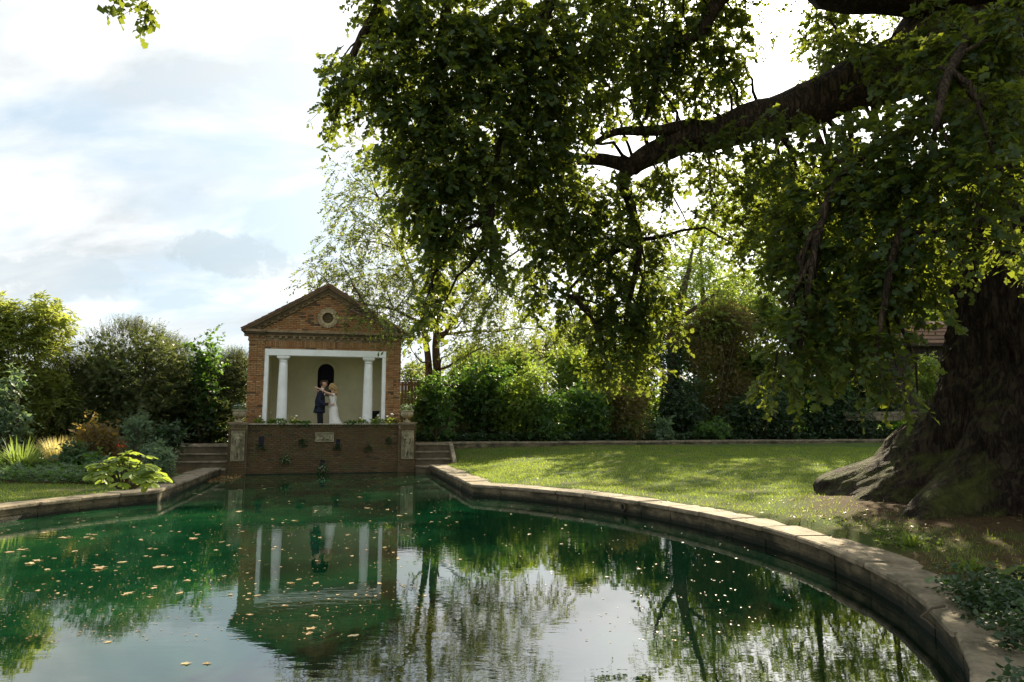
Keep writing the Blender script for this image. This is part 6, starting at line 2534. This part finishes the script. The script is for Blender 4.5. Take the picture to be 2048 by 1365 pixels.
# jacket and trousers
jv = [(0, 0, .80), (0, 0, .97), (-.005, 0, 1.14), (.02, 0, 1.33), (.035, 0, 1.44), (.02, -.165, 1.405), (-.03, -.245, 1.13), (.13, -.262, .995), (.275, -.205, 1.018),
      (.02, .165, 1.405), (.02, .245, 1.13), (.16, .24, 1.02), (.27, .17, 1.055)]
je = [(0, 1), (1, 2), (2, 3), (3, 4), (3, 5), (5, 6), (6, 7), (7, 8), (3, 9), (9, 10), (10, 11), (11, 12)]
jr = [(.155, .175), (.15, .175), (.14, .165), (.15, .17), .085, .075, .058, .050, .042, .075, .058, .050, .042]
skin_obj('jacket', jv, je, jr, M['suit'], gr, root=1, lv=2)
ringloft([(1.0, 0, 0, .155, .185, .0), (.90, -.008, 0, .165, .195, .01), (.80, -.018, 0, .178, .205, .02), (.755, -.024, 0, .185, .21, .03), (.76, -.024, 0, .165, .19, .03)]).build('jacket_skirt', M['suit'], gr, smooth=True)
tv = [(0, 0, .93), (0, -.095, .86), (.012, -.10, .48), (-.015, -.10, .10), (0, .095, .86), (.04, .10, .48), (.03, .10, .10)]
skin_obj('trousers', tv, [(0, 1), (1, 2), (2, 3), (0, 4), (4, 5), (5, 6)], [.14, .105, .078, .068, .105, .078, .068], M['suit_dark'], gr, lv=2)
for (x, y) in ((-.0, -.105), (.05, .105)):
    skin_obj('shoe', [(x - .06, y, .045), (x + .03, y, .05), (x + .16, y - .005, .035)], [(0, 1), (1, 2)], [.045, .048, .035], M['black'], gr, lv=2)
ringloft([(1.485, .045, 0, .066, .068, 0), (1.525, .055, 0, .060, .062, 0)], 20).build('shirt_collar', M['petal'], gr, smooth=True)
MB().box(.135, .150, -.03, .03, 1.30, 1.42).build('shirt_front', M['petal'], gr)
MB().ball((.12, -.115, 1.335), .022, 8, 6).build('buttonhole', M['petal'], gr, smooth=True)

br = thing('person', 'bride with blonde curls in a fitted white gown reaching over the groom shoulder', 'person', W(.36, -1.5, FL + .012), TA)
br.scale = (PS, PS, PS)
V = [(.0, 0, .92), (.01, 0, 1.06), (0, 0, 1.24), (-.01, 0, 1.36), (-.025, 0, 1.44), (-.035, 0, 1.49),
     (0, -.085, .86), (0, -.08, .47), (.02, -.08, .08), (-.10, -.085, .03), (0, .085, .86), (-.02, .08, .47), (0, .08, .08), (-.12, .085, .03),
     (.0, -.145, 1.32), (-.20, -.27, 1.385), (-.43, -.30, 1.50),
     (-.0, .145, 1.32), (-.20, .24, 1.36), (-.42, .22, 1.46)]
E_ = [(0, 1), (1, 2), (2, 3), (3, 4), (4, 5), (0, 6), (6, 7), (7, 8), (8, 9), (0, 10), (10, 11), (11, 12), (12, 13), (2, 14), (14, 15), (15, 16), (2, 17), (17, 18), (18, 19)]
Ra = [.125, .095, .105, .055, .042, .042, .08, .05, .032, .028, .08, .05, .032, .028, .045, .034, .023, .045, .034, .023]
hand(V, E_, Ra, 16, (-.85, -.05, .45), (.2, .6, .4), .35, palm_dir=(-.4, .2, -.6))
hand(V, E_, Ra, 19, (-.9, .05, -.1), (.1, .2, 1), .4, palm_dir=(-.2, -.8, -.3))
skin_obj('body', V, E_, Ra, M['skin_pale'], br, lv=2)
HB = (-.045, 0, 1.575)
head_shape(HB, -1, .093, M['skin_pale'], br).build('head', M['skin_pale'], br, smooth=True)
face_bits(br, HB, -1, .093, M['skin_pale'], False)
# gown: fitted bodice, then skirt flaring into a train behind her
ringloft([(1.30, -.005, 0, .112, .150, 0), (1.24, -.012, 0, .125, .155, 0), (1.16, -.005, 0, .112, .140, 0), (1.06, .005, 0, .100, .125, 0), (.98, .012, 0, .120, .150, 0), (.90, .02, 0, .145, .175, .0), (.80, .02, 0, .148, .18, .01),
          (.66, .035, 0, .155, .185, .02), (.50, .07, 0, .185, .205, .03), (.34, .12, 0, .245, .24, .04), (.18, .19, 0, .33, .30, .05), (.06, .26, 0, .43, .37, .05), (.012, .31, 0, .50, .42, .05)], 42).build('gown', M['dress'], br, smooth=True)
for y in (-1, 1):
    MB().ball((.0, y * .142, 1.325), .066, 12, 8, (1, .8, .75)).build('cap_sleeve', M['dress'], br, smooth=True)
    MB().tube([(.045, y * .10, 1.29), (.01, y * .115, 1.37), (-.05, y * .10, 1.31)], .014, 6).build('strap', M['dress'], br, smooth=True)
# curls
rh = random.Random(2)
mb = MB()
for k in range(64):
    a = rh.uniform(-2.3, 2.3)
    el = rh.uniform(-.3, 1.4)
    st0 = Vector((HB[0] + math.cos(a) * math.cos(el) * .090, math.sin(a) * math.cos(el) * .080, HB[2] + .02 + math.sin(el) * .092))
    L = rh.uniform(.12, .40) if st0.x > HB[0] - .01 else rh.uniform(.04, .10)
    out = Vector((max(.35, math.cos(a)), math.sin(a) * .8, 0))
    pts = []
    ph = rh.uniform(0, 6)
    for i in range(12):
        u = i / 11
        p_ = st0 + Vector((out.x * .085 * math.sin(u * 1.9), out.y * .03 * math.sin(u * 2), -L * u ** 1.25))
        p_ += Vector((math.cos(ph + u * 13) * .016, math.sin(ph + u * 13) * .016, 0))
        pts.append(p_)
    mb.tube(pts, [.013 + .006 * math.sin(math.pi * i / 11) for i in range(12)], 5)
mb.build('hair', M['hair_blonde'], br, smooth=True)
hc = head_shape((HB[0] + .006, 0, HB[2] + .008), -1, .101, M['hair_blonde'], br)
hc.f = [f for f in hc.f if all((hc.v[i][2] > HB[2] + .06 or hc.v[i][0] > HB[0] + .0) and hc.v[i][0] > HB[0] - .078 for i in f)]
hc.build('hair_cap', M['hair_blonde'], br, smooth=True)

# ------------------------------------------------------------ true scale of the place: a groom is 1.8 m tall
KS = 0.76
for o in list(COL.objects):
    if o.parent is None and o.type != 'LIGHT':
        o.location = o.location * KS
        if o.type != 'CAMERA':
            o.scale = o.scale * KS
